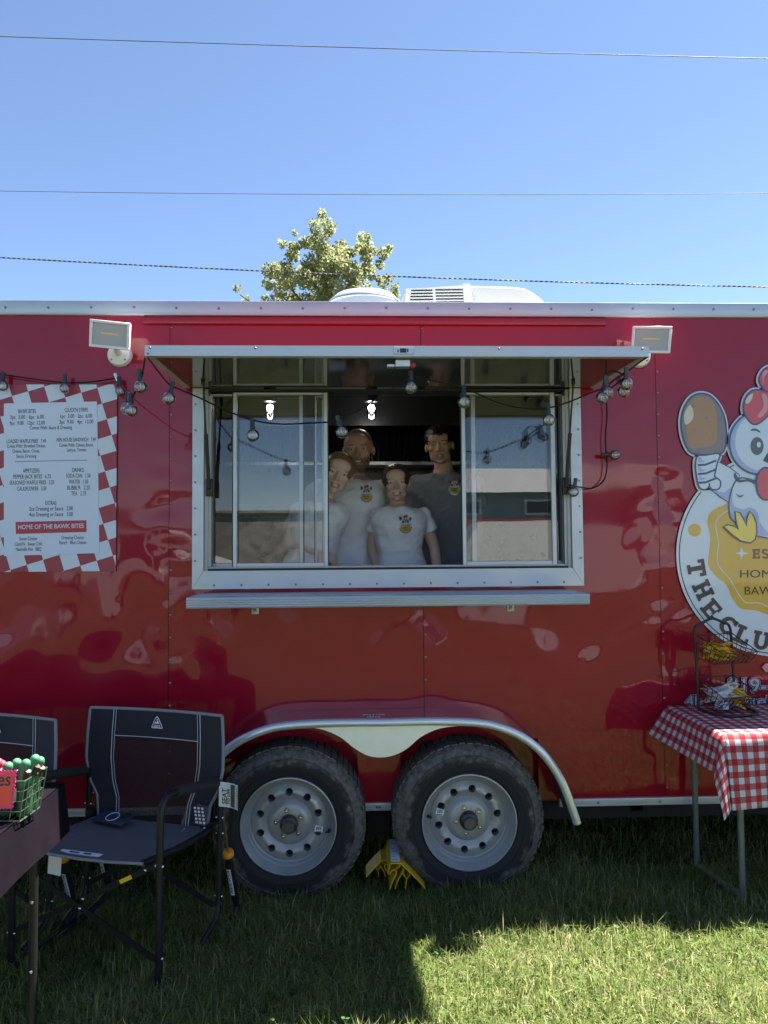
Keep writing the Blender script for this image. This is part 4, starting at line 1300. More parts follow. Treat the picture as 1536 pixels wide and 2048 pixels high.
def make_chair(name, label):
    t = thing(name, label, 'camping chair', (-.895, -.56, ground_z(-.895, -.56)), -.324, 'black folding rocking chairs')
    for s_ in (-1, 1):
        x = .305 * s_
        q = MB()
        q.tube(cr3([(x, -.225, .10), (x, -.225, .30), (x, -.222, .54)], 2) + cr3([(x, -.220, .60), (x, -.205, .645), (x, -.165, .660), (x, -.10, .652)], 5), .0125, 12)
        leg = part('front_leg', q, mt['tube'], t, 60)
        q = MB(); q.tube([(x, -.13, .656), (x, -.08, .650), (x, .06, .625), (x, .17, .600)], .0185, 12); part('armrest', q, mt['grip'], t, 60)
        q = MB(); q.tube([(x, .165, .600), (x, .192, .598), (x, .196, .56), (x, .188, .30), (x, .182, .15)] + cr3([(x, .178, .12), (x, .155, .085), (x, .10, .062), (x, .05, .040)], 4), .0125, 12)
        part('rear_leg', q, mt['tube'], t, 60)
        q = MB(); q.tube(cr3([(x, -.226, .11), (x, -.228, .05), (x, -.205, .017), (x, -.12, .010), (x, .0, .006), (x, .14, .010), (x, .24, .018), (x, .31, .034), (x, .338, .06)], 5), .0135, 12)
        part('rocker', q, mt['tube'], t, 60)
        q = MB(); q.tube([(x, .205, .50), (x, .258, .300)], .0045, 8); sh_ = part('piston_rod', q, mat('gold_rod', (.45, .33, .10), .3, .8) if 'gold_rod' not in bpy.data.materials else bpy.data.materials['gold_rod'], t, 60)
        q = MB(); q.lathe([(0, .012), (.020, .012), (.023, .004), (.022, -.010), (.014, -.016), (0, -.016)], Matrix.Translation((x, .260, .294)) @ Matrix.Rotation(R(17), 4, 'X'), 16); part('piston_collar', q, mt['orange'], sh_, 40)
        q = MB(); q.tube([(x, .263, .285), (x, .270, .255), (x, .318, .10), (x, .332, .055)], [.013, .0155, .0155, .011], 12); cyl = part('piston', q, mt['tube'], t, 60)
        # ROCKER print on the cylinder
        A = Vector((x, .274, .235)); B_ = Vector((x, .312, .118)); d = (B_ - A).normalized()
        q = MB(); c = (A + B_) / 2
        Mx = Matrix((( 1, 0, 0), (0, d.y, -d.z), (0, d.z, d.y))).transposed()
        rt = Vector((1, 0, 0)); nrm = d.cross(rt)
        if nrm.y > 0: nrm = -nrm
        def on(a, b): return A + d * a + rt * b + nrm * (.0158 - b * b * 30)
        Lp = (B_ - A).length
        q.grid(lambda u, v: on(u * Lp, -.009 + .018 * v), 6, 4); part('piston_label', q, mt['tag_white'], cyl)
        tv, tf = text_geo('ROCKER', .011, Lp * .9, .0003)
        q = MB(); q.add([on(Lp * .05 + a, .0055 - b) + nrm * .0008 for a, b in tv], tf); part('lettering', q, mt['ink'], cyl)
        for yy, zz in ((-.225, .44), (-.226, .135), (.190, .46), (.184, .16), (.190, .40), (.205, .50)):
            q = MB(); q.sphere((x + s_ * .013, yy, zz), (.005, .006, .006), 10, 6); q.sphere((x - s_ * .013, yy, zz), (.005, .006, .006), 10, 6); part('rivet', q, mt['rivet'], t, 60)
        # seat side rail and back post
        q = MB(); q.tube([(.245 * s_, -.235, .445), (.262 * s_, .0, .418), (.272 * s_, .19, .415)], .0125, 12); part('seat_rail', q, mt['tube'], t, 60)
        q = MB(); q.tube(cr3([(.272 * s_, .205, .37), (.270 * s_, .212, .48), (.280 * s_, .218, .56), (.292 * s_, .222, .66), (.285 * s_, .222, .83)], 4), .010, 10); part('back_post', q, mt['tube'], t, 60)
        q = MB(); q.obox((.288 * s_, .195, .425), (.035, .05, .035), None, 0, .006); part('hinge_block', q, mt['black'], t, 40)
    # crossed braces at front and back
    for yy in (-.222, .172):
        for k_, (xa, za, xb, zb) in enumerate(((-.300, .40, .298, .135), (.298, .445, -.300, .140))):
            q = MB(); dy = -.012 if k_ == 0 else .004
            A, B_ = Vector((xa, yy + dy, za)), Vector((xb, yy + dy, zb))
            d = (B_ - A).normalized(); up = Vector((-d.z, 0, d.x))
            q.prism([(0, -.010), ((B_ - A).length, -.010), ((B_ - A).length, .010), (0, .010)], A, d, up, .006)
            br = part('brace', q, mt['tube'], t)
            for f in (.08, .5):
                c = A.lerp(B_, f); q = MB(); q.sphere(c + Vector((0, -.008, 0)), (.006, .004, .006), 10, 6); part('rivet', q, mt['rivet'], br, 60)
            if k_ == 1 and yy < 0:
                c = A.lerp(B_, .21); q = MB()
                q.prism([(-.026, -.007), (.026, -.007), (.026, .007), (-.026, .007)], c + Vector((0, -.0075, 0)), d, up, .001); part('warning_label', q, mt['warn'], br)
    # seat
    q = MB()
    for s_ in (0, 1):
        q.grid(lambda u, v, s_=s_: ((-.250 + .5 * u) * (1 + .06 * v), -.240 + .43 * v, .452 - .034 * v - .018 * math.sin(math.pi * u) * math.sin(math.pi * (.15 + .8 * v)) - s_ * .006), 18, 14)
    seat = part('seat', q, mt['seat_cloth'], t, 60)
    q = MB(); q.tube([(-.252, -.243, .450), (-.12, -.243, .441), (0, -.243, .438), (.12, -.243, .441), (.252, -.243, .450)], .0055, 8); part('seat_edge', q, mt['piping'], seat, 60)
    for s_ in (-1, 1):
        q = MB(); q.tube(cr3([(s_ * .19, -.238, .4445), (s_ * .205, -.1, .434), (s_ * .195, .05, .421), (s_ * .17, .16, .4165)], 4), .0016, 5); part('seam', q, mt['stitch'], seat)
    q = MB(); q.obox((-.03, -.205, .4405), (.17, .026, .0012), None); part('care_label', q, mt['tag_white'], seat)
    q = MB(); q.obox((-.055, -.205, .4414), (.04, .010, .0010), None); q.obox((.0, -.205, .4414), (.03, .012, .0010), None); part('label_print', q, mt['ink'], seat)
    # backrest: canvas wings, head panel, mesh middle
    W_ = .635
    for s_ in (-1, 1):
        part('back_wing', strip(s_ * W_, s_ * 1.0, .405, .852, 6, 22), mt['canvas'], t, 60)
        q = MB(); q.tube([(s_ * back_half(z) * 1.0, back_y(back_half(z), z) + .002, z) for z in [.405 + .447 * i / 24 for i in range(25)]], .0065, 8); part('piping', q, mt['piping'], t, 60)
        for dx in (-.006, .006):
            q = MB(); q.tube([(s_ * (back_half(z) * W_) + dx, back_y(back_half(z) * W_, z) - .003, z) for z in [.405 + .447 * i / 24 for i in range(25)]], .0016 if dx * s_ > 0 else .0011, 5); part('seam', q, mt['stitch'], t)
    head = part('head_panel', strip(-W_, W_, .744, .852, 14, 8), mt['canvas'], t, 60)
    part('mesh_panel', strip(-W_, W_, .405, .743, 14, 16, .002), mt['meshcloth'], t, 60)
    q = MB(); q.tube([(x_, back_y(x_, .743) - .0025, .743) for x_ in [-.196 + .392 * i / 14 for i in range(15)]], .0015, 5); part('seam', q, mt['stitch'], head)
    q = MB(); q.tube([(x_, back_y(x_, .852) + .002, .853) for x_ in [-.308 + .616 * i / 18 for i in range(19)]], .0065, 8); part('piping', q, mt['piping'], t, 60)
    # triangular badge with a little mountain
    yb = back_y(0, .79) - .0045
    tri = [(p.x, p.y) for p in catmull([Vector(p) for p in ((-.024, -.018, 0), (0, -.0185, 0), (.024, -.018, 0), (.022, -.006, 0), (.005, .026, 0), (-.005, .026, 0), (-.022, -.006, 0))], 4)]
    q = MB(); q.prism(tri, (0, yb, .80), (1, 0, 0), (0, 0, 1), .0012); bd_ = part('badge', q, mt['tag_white'], head)
    q = MB(); q.prism([(a * .86, b * .86 + .0004) for a, b in tri], (0, yb - .0014, .80), (1, 0, 0), (0, 0, 1), .0004); part('badge_field', q, mat('badge_blue', (.05, .07, .14), .5) if 'badge_blue' not in bpy.data.materials else bpy.data.materials['badge_blue'], bd_)
    q = MB(); q.prism([(-.013, .001), (-.006, .009), (-.002, .005), (.004, .013), (.013, .001)], (0, yb - .0022, .80), (1, 0, 0), (0, 0, 1), .0004); part('badge_peak', q, mt['tag_white'], bd_)
    q = MB(); q.add([(.003 + .0035 * math.cos(a * math.pi / 6), yb - .0029, .816 + .0035 * math.sin(a * math.pi / 6)) for a in range(12)], [tuple(range(12))]); part('badge_sun', q, mt['warn'], bd_)
    tv, tf = text_geo('GCI', .009, .030, .0004)
    q = MB(); q.add([(a - .015, yb - .0028, .7855 + b) for a, b in tv], tf); part('lettering', q, mt['tag_white'], bd_)
    # sales tags: the printed card by the right arm and the blank one under the seat
    q = MB()
    def card(u, v): return (.318 + .100 * u, .16 - .03 * u + .02 * math.sin(u * 3.4), .515 + .095 * v - .004 * math.sin(u * 4))
    q.grid(card, 10, 6); tg = part('sales_tag', q, mt['tag_white'], t, 60)
    q = MB()
    q.grid(lambda u, v: tuple(Vector(card(.48 + .26 * u, .04 + .90 * v)) + Vector((0, -.0008, 0))), 5, 5); part('tag_picture', q, mat('tag_photo', (.10, .12, .07), .6, var=.8, vscale=60) if 'tag_photo' not in bpy.data.materials else bpy.data.materials['tag_photo'], tg)
    for s_, u0, hh, wd in (('SEAT', .30, .018, .060), ('TO LIFE', .43, .011, .060)):
        tv, tf = text_geo(s_, hh, wd, .0006)
        q = MB(); q.add([tuple(Vector(card(u0 - b / .100, .12 + a / .095)) + Vector((0, -.0012, 0))) for a, b in tv], tf); part('lettering', q, mt['ink'], tg)
    q = MB()
    for i in range(9): 
        v0 = .08 + .84 * i / 9
        q.add([tuple(Vector(card(u, v)) + Vector((0, -.001, 0))) for u, v in ((.90, v0), (.97, v0), (.97, v0 + .05), (.90, v0 + .05))], [(0, 1, 2, 3)])
    part('tag_bars', q, mt['ink'], tg)
    q = MB(); q.obox((.265, .12, .49), (.05, .003, .075), Matrix.Rotation(R(10), 3, 'Y')); ck_ = part('swing_tag', q, mt['ink'], t)
    q = MB()
    for i in range(3):
        for j in range(5):
            q.obox((.262 + .016 * (i - 1) - .002 * j, .117, .462 + .0135 * j), (.009, .002, .007), Matrix.Rotation(R(10), 3, 'Y'))
    part('tag_checks', q, mt['tag_white'], ck_)
    q = MB(); q.obox((-.13, -.215, .395), (.055, .0015, .075), Matrix.Rotation(R(4), 3, 'Y')); part('blank_tag', q, mt['tag_white'], t)
    return t
chair = make_chair('camping_chair', 'black folding rocking chair with a phone on its seat, in front of the left wheel')
c2 = copy_tree(chair); c2['label'] = 'black folding rocking chair half behind the dark table at the left edge'
c2.location = (chair.location.x - .66, chair.location.y + .02, ground_z(chair.location.x - .66, -.45))
# phone on the seat, propped against the backrest
ph = thing('phone', 'phone in a dark blue ringed case lying on the seat of the camping chair', 'phone', tuple(chair.location), -.324)
mt['case'] = mat('blue_case', (.018, .035, .075), .35, var=.25, vscale=30)
Mx = Matrix.Rotation(R(-9), 3, 'Z') @ Matrix.Rotation(R(14), 3, 'X')
pc = Vector((-.13, .115, .4445))
q = MB(); q.obox(pc, (.155, .075, .009), Mx, 0, .004, 2); pb = part('case', q, mt['case'], ph, 40)
q = MB(); q.tube([pc + Mx @ Vector((.0 + .027 * math.cos(a * math.pi / 14), .027 * math.sin(a * math.pi / 14), .0052)) for a in range(28)], .0014, 5, True)
part('ring', q, mt['tag_white'], ph)
q = MB(); q.obox(pc + Mx @ Vector((.055, .017, .006)), (.034, .034, .004), Mx, 0, .003); cm = part('camera_bump', q, mt['black'], ph, 40)
for dx, dy in ((-.008, -.008), (.008, .008), (-.008, .008)):
    q = MB(); q.lathe([(.0065, 0), (.0065, .002), (0, .002)], Matrix.Translation(pc + Mx @ Vector((.055 + dx, .017 + dy, .008))) @ Mx.to_4x4(), 14); part('lens', q, mt['cap'], cm)
# ------------------------------------------------------------------ dark table at the left with the wire basket
mt['cloth_dark'] = mat('plum_black_cloth', (.008, .0055, .009), rough=.95, spec=.05, var=.2, vscale=12, bump=.2, bscale=300)
TZ = .80
ltx, lty = -.950, -1.005
lt_ = thing('display_table', 'table under a plum black cloth at the bottom left, beside the camping chairs', 'table', (ltx - .5, lty - .4, ground_z(ltx - .5, lty - .4)))
def wpart(name, mb, m_, parent, smooth=None): return mb.build(name, m_, parent, smooth)
q = MB(); q.rbox(ltx - 1.2, ltx - .006, lty - .76, lty - .006, TZ - .04, TZ - .003, .004); wpart('tabletop', q, mt['black'], lt_, 40)
for x, y in ((ltx - .012, lty - .19), (ltx - 1.12, lty - .06), (ltx - .09, lty - .70), (ltx - 1.12, lty - .70)):
    g = ground_z(x, y)
    q = MB(); q.tube([(x, y, TZ - .041), (x, y, g - .01)], .0125, 12)
    lg = wpart('leg', q, mt['tube'], lt_, 60)
    for zz in (.22, .42, .62):
        q = MB(); q.sphere((x, y - .013, g + zz), (.005, .003, .005), 8, 5); wpart('rivet', q, mt['rivet'], lg)
dcl = MB()
dropz = .150
def dc(u, v):
    """right edge and back edge overhang of the cloth"""
    return None
top = [(-1.2, -.76), (0, -.76), (0, 0), (-1.2, 0)]
dcl.grid(lambda u, v: (ltx - 1.2 + 1.2 * u, lty - .76 + .76 * v, TZ + .0012 * mnoise.noise(Vector((u * 6, v * 4, 0)))), 24, 16)
dcl.grid(lambda u, v: (ltx + .004 + .020 * v + .006 * v * math.sin(u * 9 + 1), lty - .76 + .76 * u, TZ + .001 - dropz * v * (1 + .05 * math.sin(u * 7)) if v > 0 else TZ + .0005), 30, 6)
dcl.grid(lambda u, v: (ltx - 1.2 + 1.2 * u, lty + .004 + .014 * v + .004 * v * math.sin(u * 16), TZ + .0005 - dropz * v), 40, 6)
dcl.grid(lambda u, v: (ltx - 1.2 + 1.2 * u, lty - .764 - .014 * v - .006 * v * math.sin(u * 16), TZ + .0005 - dropz * v), 40, 6)
o = dcl.build('tablecloth', mt['cloth_dark'], None, 50)
tag(o, 'plum black tablecloth hanging over the edges of the left display table', 'tablecloth')
# wire basket
mt['green_wire'] = mat('green_wire', (.10, .16, .10), .4, metal=.3)
bR = Vector((-.930, -1.35, TZ + .004)) 
bw, bdp, bh = .34, .115, .112
bc = Vector((bR.x - bw / 2, bR.y + bdp / 2, TZ + .004))
bk = thing('wire_basket', 'green wire basket of handles on the dark table at the left edge', 'basket', tuple(bc), R(-4))
def bp_(u, v, h):
    """u across -1..1, v front/back -1..1, h up 0..1; flares a little"""
    f = 1 + .10 * h
    return Vector((u * bw / 2 * f, v * bdp / 2 * f, h * bh))
for h in (0.02, .25, .5, .75, 1.0):
    q = MB(); r_ = .0030 if h == 1.0 else .0014
    q.tube([bp_(-1, -1, h), bp_(1, -1, h), bp_(1, 1, h), bp_(-1, 1, h)], r_, 6, True); part('rim' if h == 1.0 else 'wire', q, mt['green_wire'], bk, 60)
for side in (-1, 1):
    for i in range(13):
        u = -1 + 2 * i / 12
        q = MB(); q.tube([bp_(u, side, 0), bp_(u, side, 1)], .0014, 5); part('wire', q, mt['green_wire'], bk)
    for i in range(1, 5):
        v = -1 + 2 * i / 5
        q = MB(); q.tube([bp_(side, v, 0), bp_(side, v, 1)], .0014, 5); part('wire', q, mt['green_wire'], bk)
for i in range(13):
    u = -1 + 2 * i / 12
    q = MB(); q.tube([bp_(u, -1, 0.0), bp_(u, 1, 0.0)], .0014, 5); part('wire', q, mt['green_wire'], bk)
mt['grip_green'] = mat('green_grip', (.05, .20, .10), .55, var=.08, vscale=30)
mt['grip_red'] = mat('red_grip', (.45, .05, .09), .4, var=.08, vscale=30)
mt['grip_inner'] = mat('dark_inner', (.05, .018, .018), .5)
mt['blade_green'] = mat('green_sheath', (.035, .085, .045), .5, var=.1, vscale=20)
def utensil(x, y, h, rz, tx, ty, m_, lab, grp):
    t = thing('garden_tool', lab, 'hand tool', tuple(bc + Vector((x, y, .004))), rz, grp); h -= .014
    Mx = Matrix.Rotation(ty, 3, 'Y') @ Matrix.Rotation(tx, 3, 'X')
    q = MB(); q.obox(Mx @ Vector((0, 0, h * .36)), (.026, .014, h * .72), Mx, 0, .005, 2); part('body', q, mt['blade_green'] if m_ == 'grip_green' else mt['grip_inner'], t, 40)
    q = MB()
    pts = [(0, .0, h * .58), (0, -.003, h * .72), (0, -.008, h * .87), (0, -.017, h)]
    pr = [Mx @ Vector(p) for p in catmull([Vector(p) for p in pts], 4, False)]
    q.tube(pr, [.0145 - .003 * abs(i / (len(pr) - 1) - .5) for i in range(len(pr))], 12)
    q.sphere(pr[-1], (.0128, .0128, .0128), 12, 8)
    g = part('handle', q, mt[m_], t, 60)
    q = MB(); q.tube([Mx @ Vector((0, -.012, h * .70)), Mx @ Vector((0, -.018, h * .80)), Mx @ Vector((0, -.026, h * .88))], .009, 8); part('inner_grip', q, mt['grip_inner'], t, 60)
    return t
rg_ = random.Random(5)
gl_ = 'green curved handle standing among its like in the wire basket'
for i, (px, py, dy) in enumerate(((80, 1523, .02), (68, 1520, -.02), (62, 1531, .03), (55, 1527, -.03), (47, 1534, .02), (41, 1527, -.02), (33, 1536, .03), (24, 1532, -.03))):
    top_ = at(px, py, bc.y + dy); hh_ = top_.z - bc.z
    utensil(top_.x - bc.x - .016, dy, hh_ + .014, R(60 + rg_.uniform(-14, 14)), R(rg_.uniform(-2, 2)), R(rg_.uniform(-2, 2)), 'grip_green', gl_, 'green handles in the wire basket')
for i, (px, py, dy) in enumerate(((14, 1530, .02), (4, 1527, -.03), (-14, 1530, .02), (-34, 1528, -.02))):
    top_ = at(px, py, bc.y + dy); hh_ = top_.z - bc.z
    utensil(top_.x - bc.x - .016, dy, hh_ + .014, R(60 + rg_.uniform(-14, 14)), R(rg_.uniform(-4, 4)), R(rg_.uniform(-3, 3)), 'grip_red', 'red curved handle standing left of the green ones in the basket', 'red handles in the wire basket')
# neon price card with pinked edge
mt['neon'] = mat('neon_orange', (.95, .10, .045), .6)
mt['neon_pink'] = mat('neon_pink', (.85, .06, .22), .6)
pc_ = at(25, 1616, bR.y - .03)
pk = thing('price_card', 'neon orange card with pink zigzag edge leaning on the wire basket', 'sign', (pc_.x - .06, pc_.y, pc_.z))
hC, wC = .098, .16
def zig(w, h, d, n, m2):
    o = []
    for i in range(n): o += [(-w + w * 1.0 * i / n, 0 - (d if i % 2 else 0))]
    for i in range(m2): o += [(0 + (d if i % 2 else 0), h * i / m2)]
    for i in range(n): o += [(-w * i / n, h + (d if i % 2 else 0))]
    for i in range(m2): o += [(-w - (d if i % 2 else 0), h - h * i / m2)]
    return o
tl = R(6)
U_, V_ = Vector((1, -.02, .02)).normalized(), Vector((.04, math.sin(tl), math.cos(tl))).normalized()
q = MB(); q.prism(zig(wC, hC, .0025, 34, 22), (pc_.x, pc_.y, pc_.z), U_, V_, .001); wpart('card_edge', q, mt['neon_pink'], pk)
q = MB(); q.prism([(-wC + .006, .006), (-.005, .006), (-.005, hC - .006), (-wC + .006, hC - .006)], Vector((pc_.x, pc_.y, pc_.z)) - V_.cross(U_) * .0018, U_, V_, .0006); fc = wpart('card_face', q, mt['neon'], pk)
tv, tf = text_geo('es', .036, .036, .0005)
q = MB(); Oo = Vector((pc_.x, pc_.y, pc_.z)) + U_.cross(V_) * .0035
q.add([Oo + U_ * (-.047 + a) + V_ * (.060 + b) for a, b in tv], tf); wpart('lettering', q, mt['ink'], fc)

# ------------------------------------------------------------------ folding table at the right
GX0, GY0, GY1, GZ = 1.430, -.575, -.055, .805
mt['grey_leg'] = mat('grey_table_leg', (.13, .145, .15), .38, metal=.2, var=.08, vscale=14)
gt = thing('folding_table', 'grey legged folding table under the gingham cloth against the trailer, right edge', 'table', (2.0, -.3, ground_z(2.0, -.3)))
q = MB(); q.rbox(GX0 + .004, GX0 + 1.215, GY0 + .004, GY1 - .004, GZ - .045, GZ - .004, .006); wpart('tabletop', q, mt['white'], gt, 40)
for dx in (.112, 1.10):
    lx_ = GX0 + dx
    for yy in (-.475, -.035 - .03):
        g = ground_z(lx_, yy)
        mid = .42 if yy < -.3 else .40
        q = MB(); q.tube([(lx_, yy, GZ - .046), (lx_, yy, g + mid - .02)], .0150, 12); wpart('leg', q, mt['grey_leg'], gt, 60)
        q = MB(); q.tube([(lx_, yy, g + mid), (lx_, yy, g - .01)], .0128, 12); lo_ = wpart('leg_extension', q, mt['grey_leg'], gt, 60)
        q = MB(); q.lathe([(.0165, -.012), (.0168, .012)], Matrix.Translation((lx_, yy, g + mid - .015)), 14); wpart('collar', q, mt['grey_leg'], lo_, 60)
        for zz in (.03, .06, .14):
            q = MB(); q.sphere((lx_ + .002, yy - .0148, g + mid + zz), (.003, .0015, .003), 8, 5); wpart('hole', q, mt['black'], lo_)
    q = MB(); q.tube([(lx_, -.475, ground_z(lx_, -.475) + .012), (lx_, -.065, ground_z(lx_, -.065) + .012)], .011, 10); wpart('foot_bar', q, mt['grey_leg'], gt, 60)
    q = MB(); q.tube([(lx_, -.475, GZ - .055), (lx_, -.065, GZ - .055)], .010, 10); wpart('cross_bar', q, mt['grey_leg'], gt, 60)
def gingham():
    M = bpy.data.materials.new('red_gingham'); M.use_nodes = True
    t = M.node_tree; b = t.nodes['Principled BSDF']; N = t.nodes.new; Lk = t.links.new
    uv = N('ShaderNodeUVMap'); sp = N('ShaderNodeSeparateXYZ'); Lk(uv.outputs[0], sp.inputs[0])
    fl_ = []
    for k_ in (0, 1):
        m1 = N('ShaderNodeMath'); m1.operation = 'MULTIPLY'; m1.inputs[1].default_value = 1 / .0465; Lk(sp.outputs[k_], m1.inputs[0])
        m2 = N('ShaderNodeMath'); m2.operation = 'FRACT'; Lk(m1.outputs[0], m2.inputs[0])
        m3 = N('ShaderNodeMath'); m3.operation = 'GREATER_THAN'; m3.inputs[1].default_value = .5; Lk(m2.outputs[0], m3.inputs[0]); fl_.append(m3)
    ad = N('ShaderNodeMath'); ad.operation = 'ADD'; Lk(fl_[0].outputs[0], ad.inputs[0]); Lk(fl_[1].outputs[0], ad.inputs[1])
    # weave: the single stripes are fine red and white threads
    cr_ = N('ShaderNodeValToRGB'); cr_.color_ramp.interpolation = 'CONSTANT'
    e = cr_.color_ramp.elements; e[0].position = 0; e[0].color = (.56, .59, .64, 1); e[1].position = .4; e[1].color = (.44, .12, .13, 1)
    e2 = e.new(.8); e2.color = (.38, .018, .028, 1)
    hf = N('ShaderNodeMath'); hf.operation = 'MULTIPLY'; hf.inputs[1].default_value = .5; Lk(ad.outputs[0], hf.inputs[0])
    Lk(hf.outputs[0], cr_.inputs[0]); Lk(cr_.outputs[0], b.inputs['Base Color'])
    b.inputs['Roughness'].default_value = .7; b.inputs['Specular IOR Level'].default_value = .3
    tr = N('ShaderNodeBsdfTranslucent'); Lk(cr_.outputs[0], tr.inputs[0]); mx = N('ShaderNodeMixShader'); mx.inputs[0].default_value = .2
    Lk(b.outputs[0], mx.inputs[1]); Lk(tr.outputs[0], mx.inputs[2]); Lk(mx.outputs[0], t.nodes['Material Output'].inputs[0])
    return M
OL, OF = .150, .275          # overhang at the left end and at the front
Wt = 1.24
def cloth_pt(u, v):
    """u: metres from the left edge of the cloth; v: metres from the front edge"""
    s_ = max(OL - u, 0.0); f = max(OF - v, 0.0)
    depth = GY1 - GY0
    bk_ = max(v - OF - depth, 0)
    x = GX0 + max(u - OL, 0); y = GY0 + min(max(v - OF, 0), depth)
    z = GZ + .0035 + .0012 * mnoise.noise(Vector((u * 9, v * 9, 0)))
    if bk_ > 0: return (x, y + .004, z - bk_)
    rr = math.hypot(s_, f)
    if rr < 1e-9: return (x, y, z)
    phi = math.atan2(f, s_)                      # 0 = over the left end, 90 = over the front
    fold = math.sin(2 * phi) if s_ > 0 and f > 0 else 0.0
    out = rr * (.10 + .22 * fold) + .006 * math.sin(u * 17 + v * 5) * rr / .25 + .012 * min(rr / .03, 1)
    if f == 0: 
        out += rr * (.45 * max(0, (v - OF) / depth) ** 2 + .12)          # the back of the left overhang flares out
    ph2 = phi
    z2 = z - math.sqrt(max(rr * rr - out * out * .8, 0))
    ww = .016 * math.sin(u * 11.0) * min(f / .1, 1) * (1 if s_ == 0 else 0)
    return (x - out * math.cos(ph2), y - out * math.sin(ph2) - ww - (.004 if f > 0 else 0), z2)
def cloth_mesh():
    du = [i * .012 for i in range(int(OL / .012))] + [OL - .004, OL, OL + .006]
    us = sorted(set([round(x, 4) for x in du] + [round(OL + .02 * i, 4) for i in range(1, int((Wt + .0) / .02))]))
    vv = [i * .0125 for i in range(int(OF / .0125))] + [OF - .004, OF, OF + .006]
    vs_ = sorted(set([round(x, 4) for x in vv] + [round(OF + .02 * i, 4) for i in range(1, 27)]))
    verts = [cloth_pt(u, v) for v in vs_ for u in us]
    w = len(us)
    faces = [(j * w + i, j * w + i + 1, (j + 1) * w + i + 1, (j + 1) * w + i) for j in range(len(vs_) - 1) for i in range(w - 1)]
    me = bpy.data.meshes.new('tablecloth'); me.from_pydata(verts, [], faces)
    lay_ = me.uv_layers.new(name='UVMap')
    uvv = [(u, v) for v in vs_ for u in us]
    for lp in me.loops: lay_.data[lp.index].uv = uvv[lp.vertex_index]
    me.materials.append(gingham()); set_smooth(me, 60); me.update()
    o = bpy.data.objects.new('tablecloth', me); C.objects.link(o)
    sd = o.modifiers.new('thickness', 'SOLIDIFY'); sd.thickness = .0015; sd.offset = -1
    return o
tag(cloth_mesh(), 'red and white gingham tablecloth draped over the right folding table', 'tablecloth')
# two-tier wire rack
mt['iron'] = mat('dark_brown_iron', (.030, .022, .020), .5, metal=.3)
rk0 = Vector((1.630, -.165, GZ + .006))
rk = thing('wire_rack', 'dark two-tier wire rack of condiment packets on the gingham tablecloth', 'rack', tuple(rk0), R(14))
hw = .098
q = MB()
q.tube(cr3([(-hw, .03, .0), (-hw, .035, .10), (-hw, .045, .30), (-hw, .048, .345), (-hw + .012, .048, .372), (-hw + .035, .048, .380), (-.035, .048, .392), (0, .048, .402), (.035, .048, .392), (hw - .035, .048, .380), (hw - .012, .048, .372), (hw, .048, .345), (hw, .045, .30), (hw, .035, .10), (hw, .03, .0)], 4), .0062, 10)
part('frame', q, mt['iron'], rk, 60)
q = MB(); q.tube(cr3([(-hw, .03, .004), (-hw - .012, -.04, .004), (-hw + .02, -.125, .004), (0, -.14, .004), (hw - .02, -.125, .004), (hw + .012, -.04, .004), (hw, .03, .004)], 5), .0055, 10); part('base_loop', q, mt['iron'], rk, 60)
baskets = []
for z0, h_, name in ((.215, .085, 'upper'), (.025, .085, 'lower')):
    def bq(u, v, h, z0=z0, h_=h_):
        fy = .034 - (.105 + .05 * h) * v                # leans and flares to the front
        hh = h_ * (1.55 - .75 * v) if True else h_
        return Vector((u * (hw - .008) * (1 + .05 * h), fy, z0 + .012 * (1 - v) + h * hh * .8))
    bkt = None
    q = MB(); q.tube([bq(-1, 0, 1), bq(-1, .5, 1), bq(-1, 1, 1), bq(1, 1, 1), bq(1, .5, 1), bq(1, 0, 1)], .0024, 6, True)
    bkt = part('basket', q, mt['iron'], rk, 60)
    for h in (.0, .33, .66):
        q = MB(); q.tube([bq(-1, 0, h), bq(-1, 1, h), bq(1, 1, h), bq(1, 0, h)], .0016, 5, True); part('wire', q, mt['iron'], bkt)
    for i in range(9):
        u = -1 + 2 * i / 8
        for vv_ in (0, 1):
            q = MB(); q.tube([bq(u, vv_, 0), bq(u, vv_, 1)], .0016, 5); part('wire', q, mt['iron'], bkt)
        q = MB(); q.tube([bq(u, 0, 0), bq(u, 1, 0)], .0011, 5); part('wire', q, mt['iron'], bkt)
    for i in range(1, 5):
        for uu in (-1, 1):
            q = MB(); q.tube([bq(uu, i / 5, 0), bq(uu, i / 5, 1)], .0016, 5); part('wire', q, mt['iron'], bkt)
    baskets.append(bq)
def packet_mat(name, base, print_, print2):
    M = bpy.data.materials.new(name); M.use_nodes = True
    t = M.node_tree; b = t.nodes['Principled BSDF']; N = t.nodes.new; Lk = t.links.new
    tc = N('ShaderNodeTexCoord'); oi = N('ShaderNodeObjectInfo')
    n = N('ShaderNodeTexNoise'); n.noise_dimensions = '4D'; n.inputs['Scale'].default_value = 38; n.inputs['Detail'].default_value = 2
    Lk(tc.outputs['Object'], n.inputs['Vector']); ml = N('ShaderNodeMath'); ml.operation = 'MULTIPLY'; ml.inputs[1].default_value = 20
    Lk(oi.outputs['Random'], ml.inputs[0]); Lk(ml.outputs[0], n.inputs['W'])
    cr_ = N('ShaderNodeValToRGB'); cr_.color_ramp.interpolation = 'CONSTANT'; e = cr_.color_ramp.elements
    e[0].position = 0; e[0].color = (*print_, 1); e[1].position = .40; e[1].color = (*base, 1)
    e2 = e.new(.63); e2.color = (*print2, 1)
    Lk(n.outputs[0], cr_.inputs[0]); Lk(cr_.outputs[0], b.inputs['Base Color']); b.inputs['Roughness'].default_value = .3
    return M
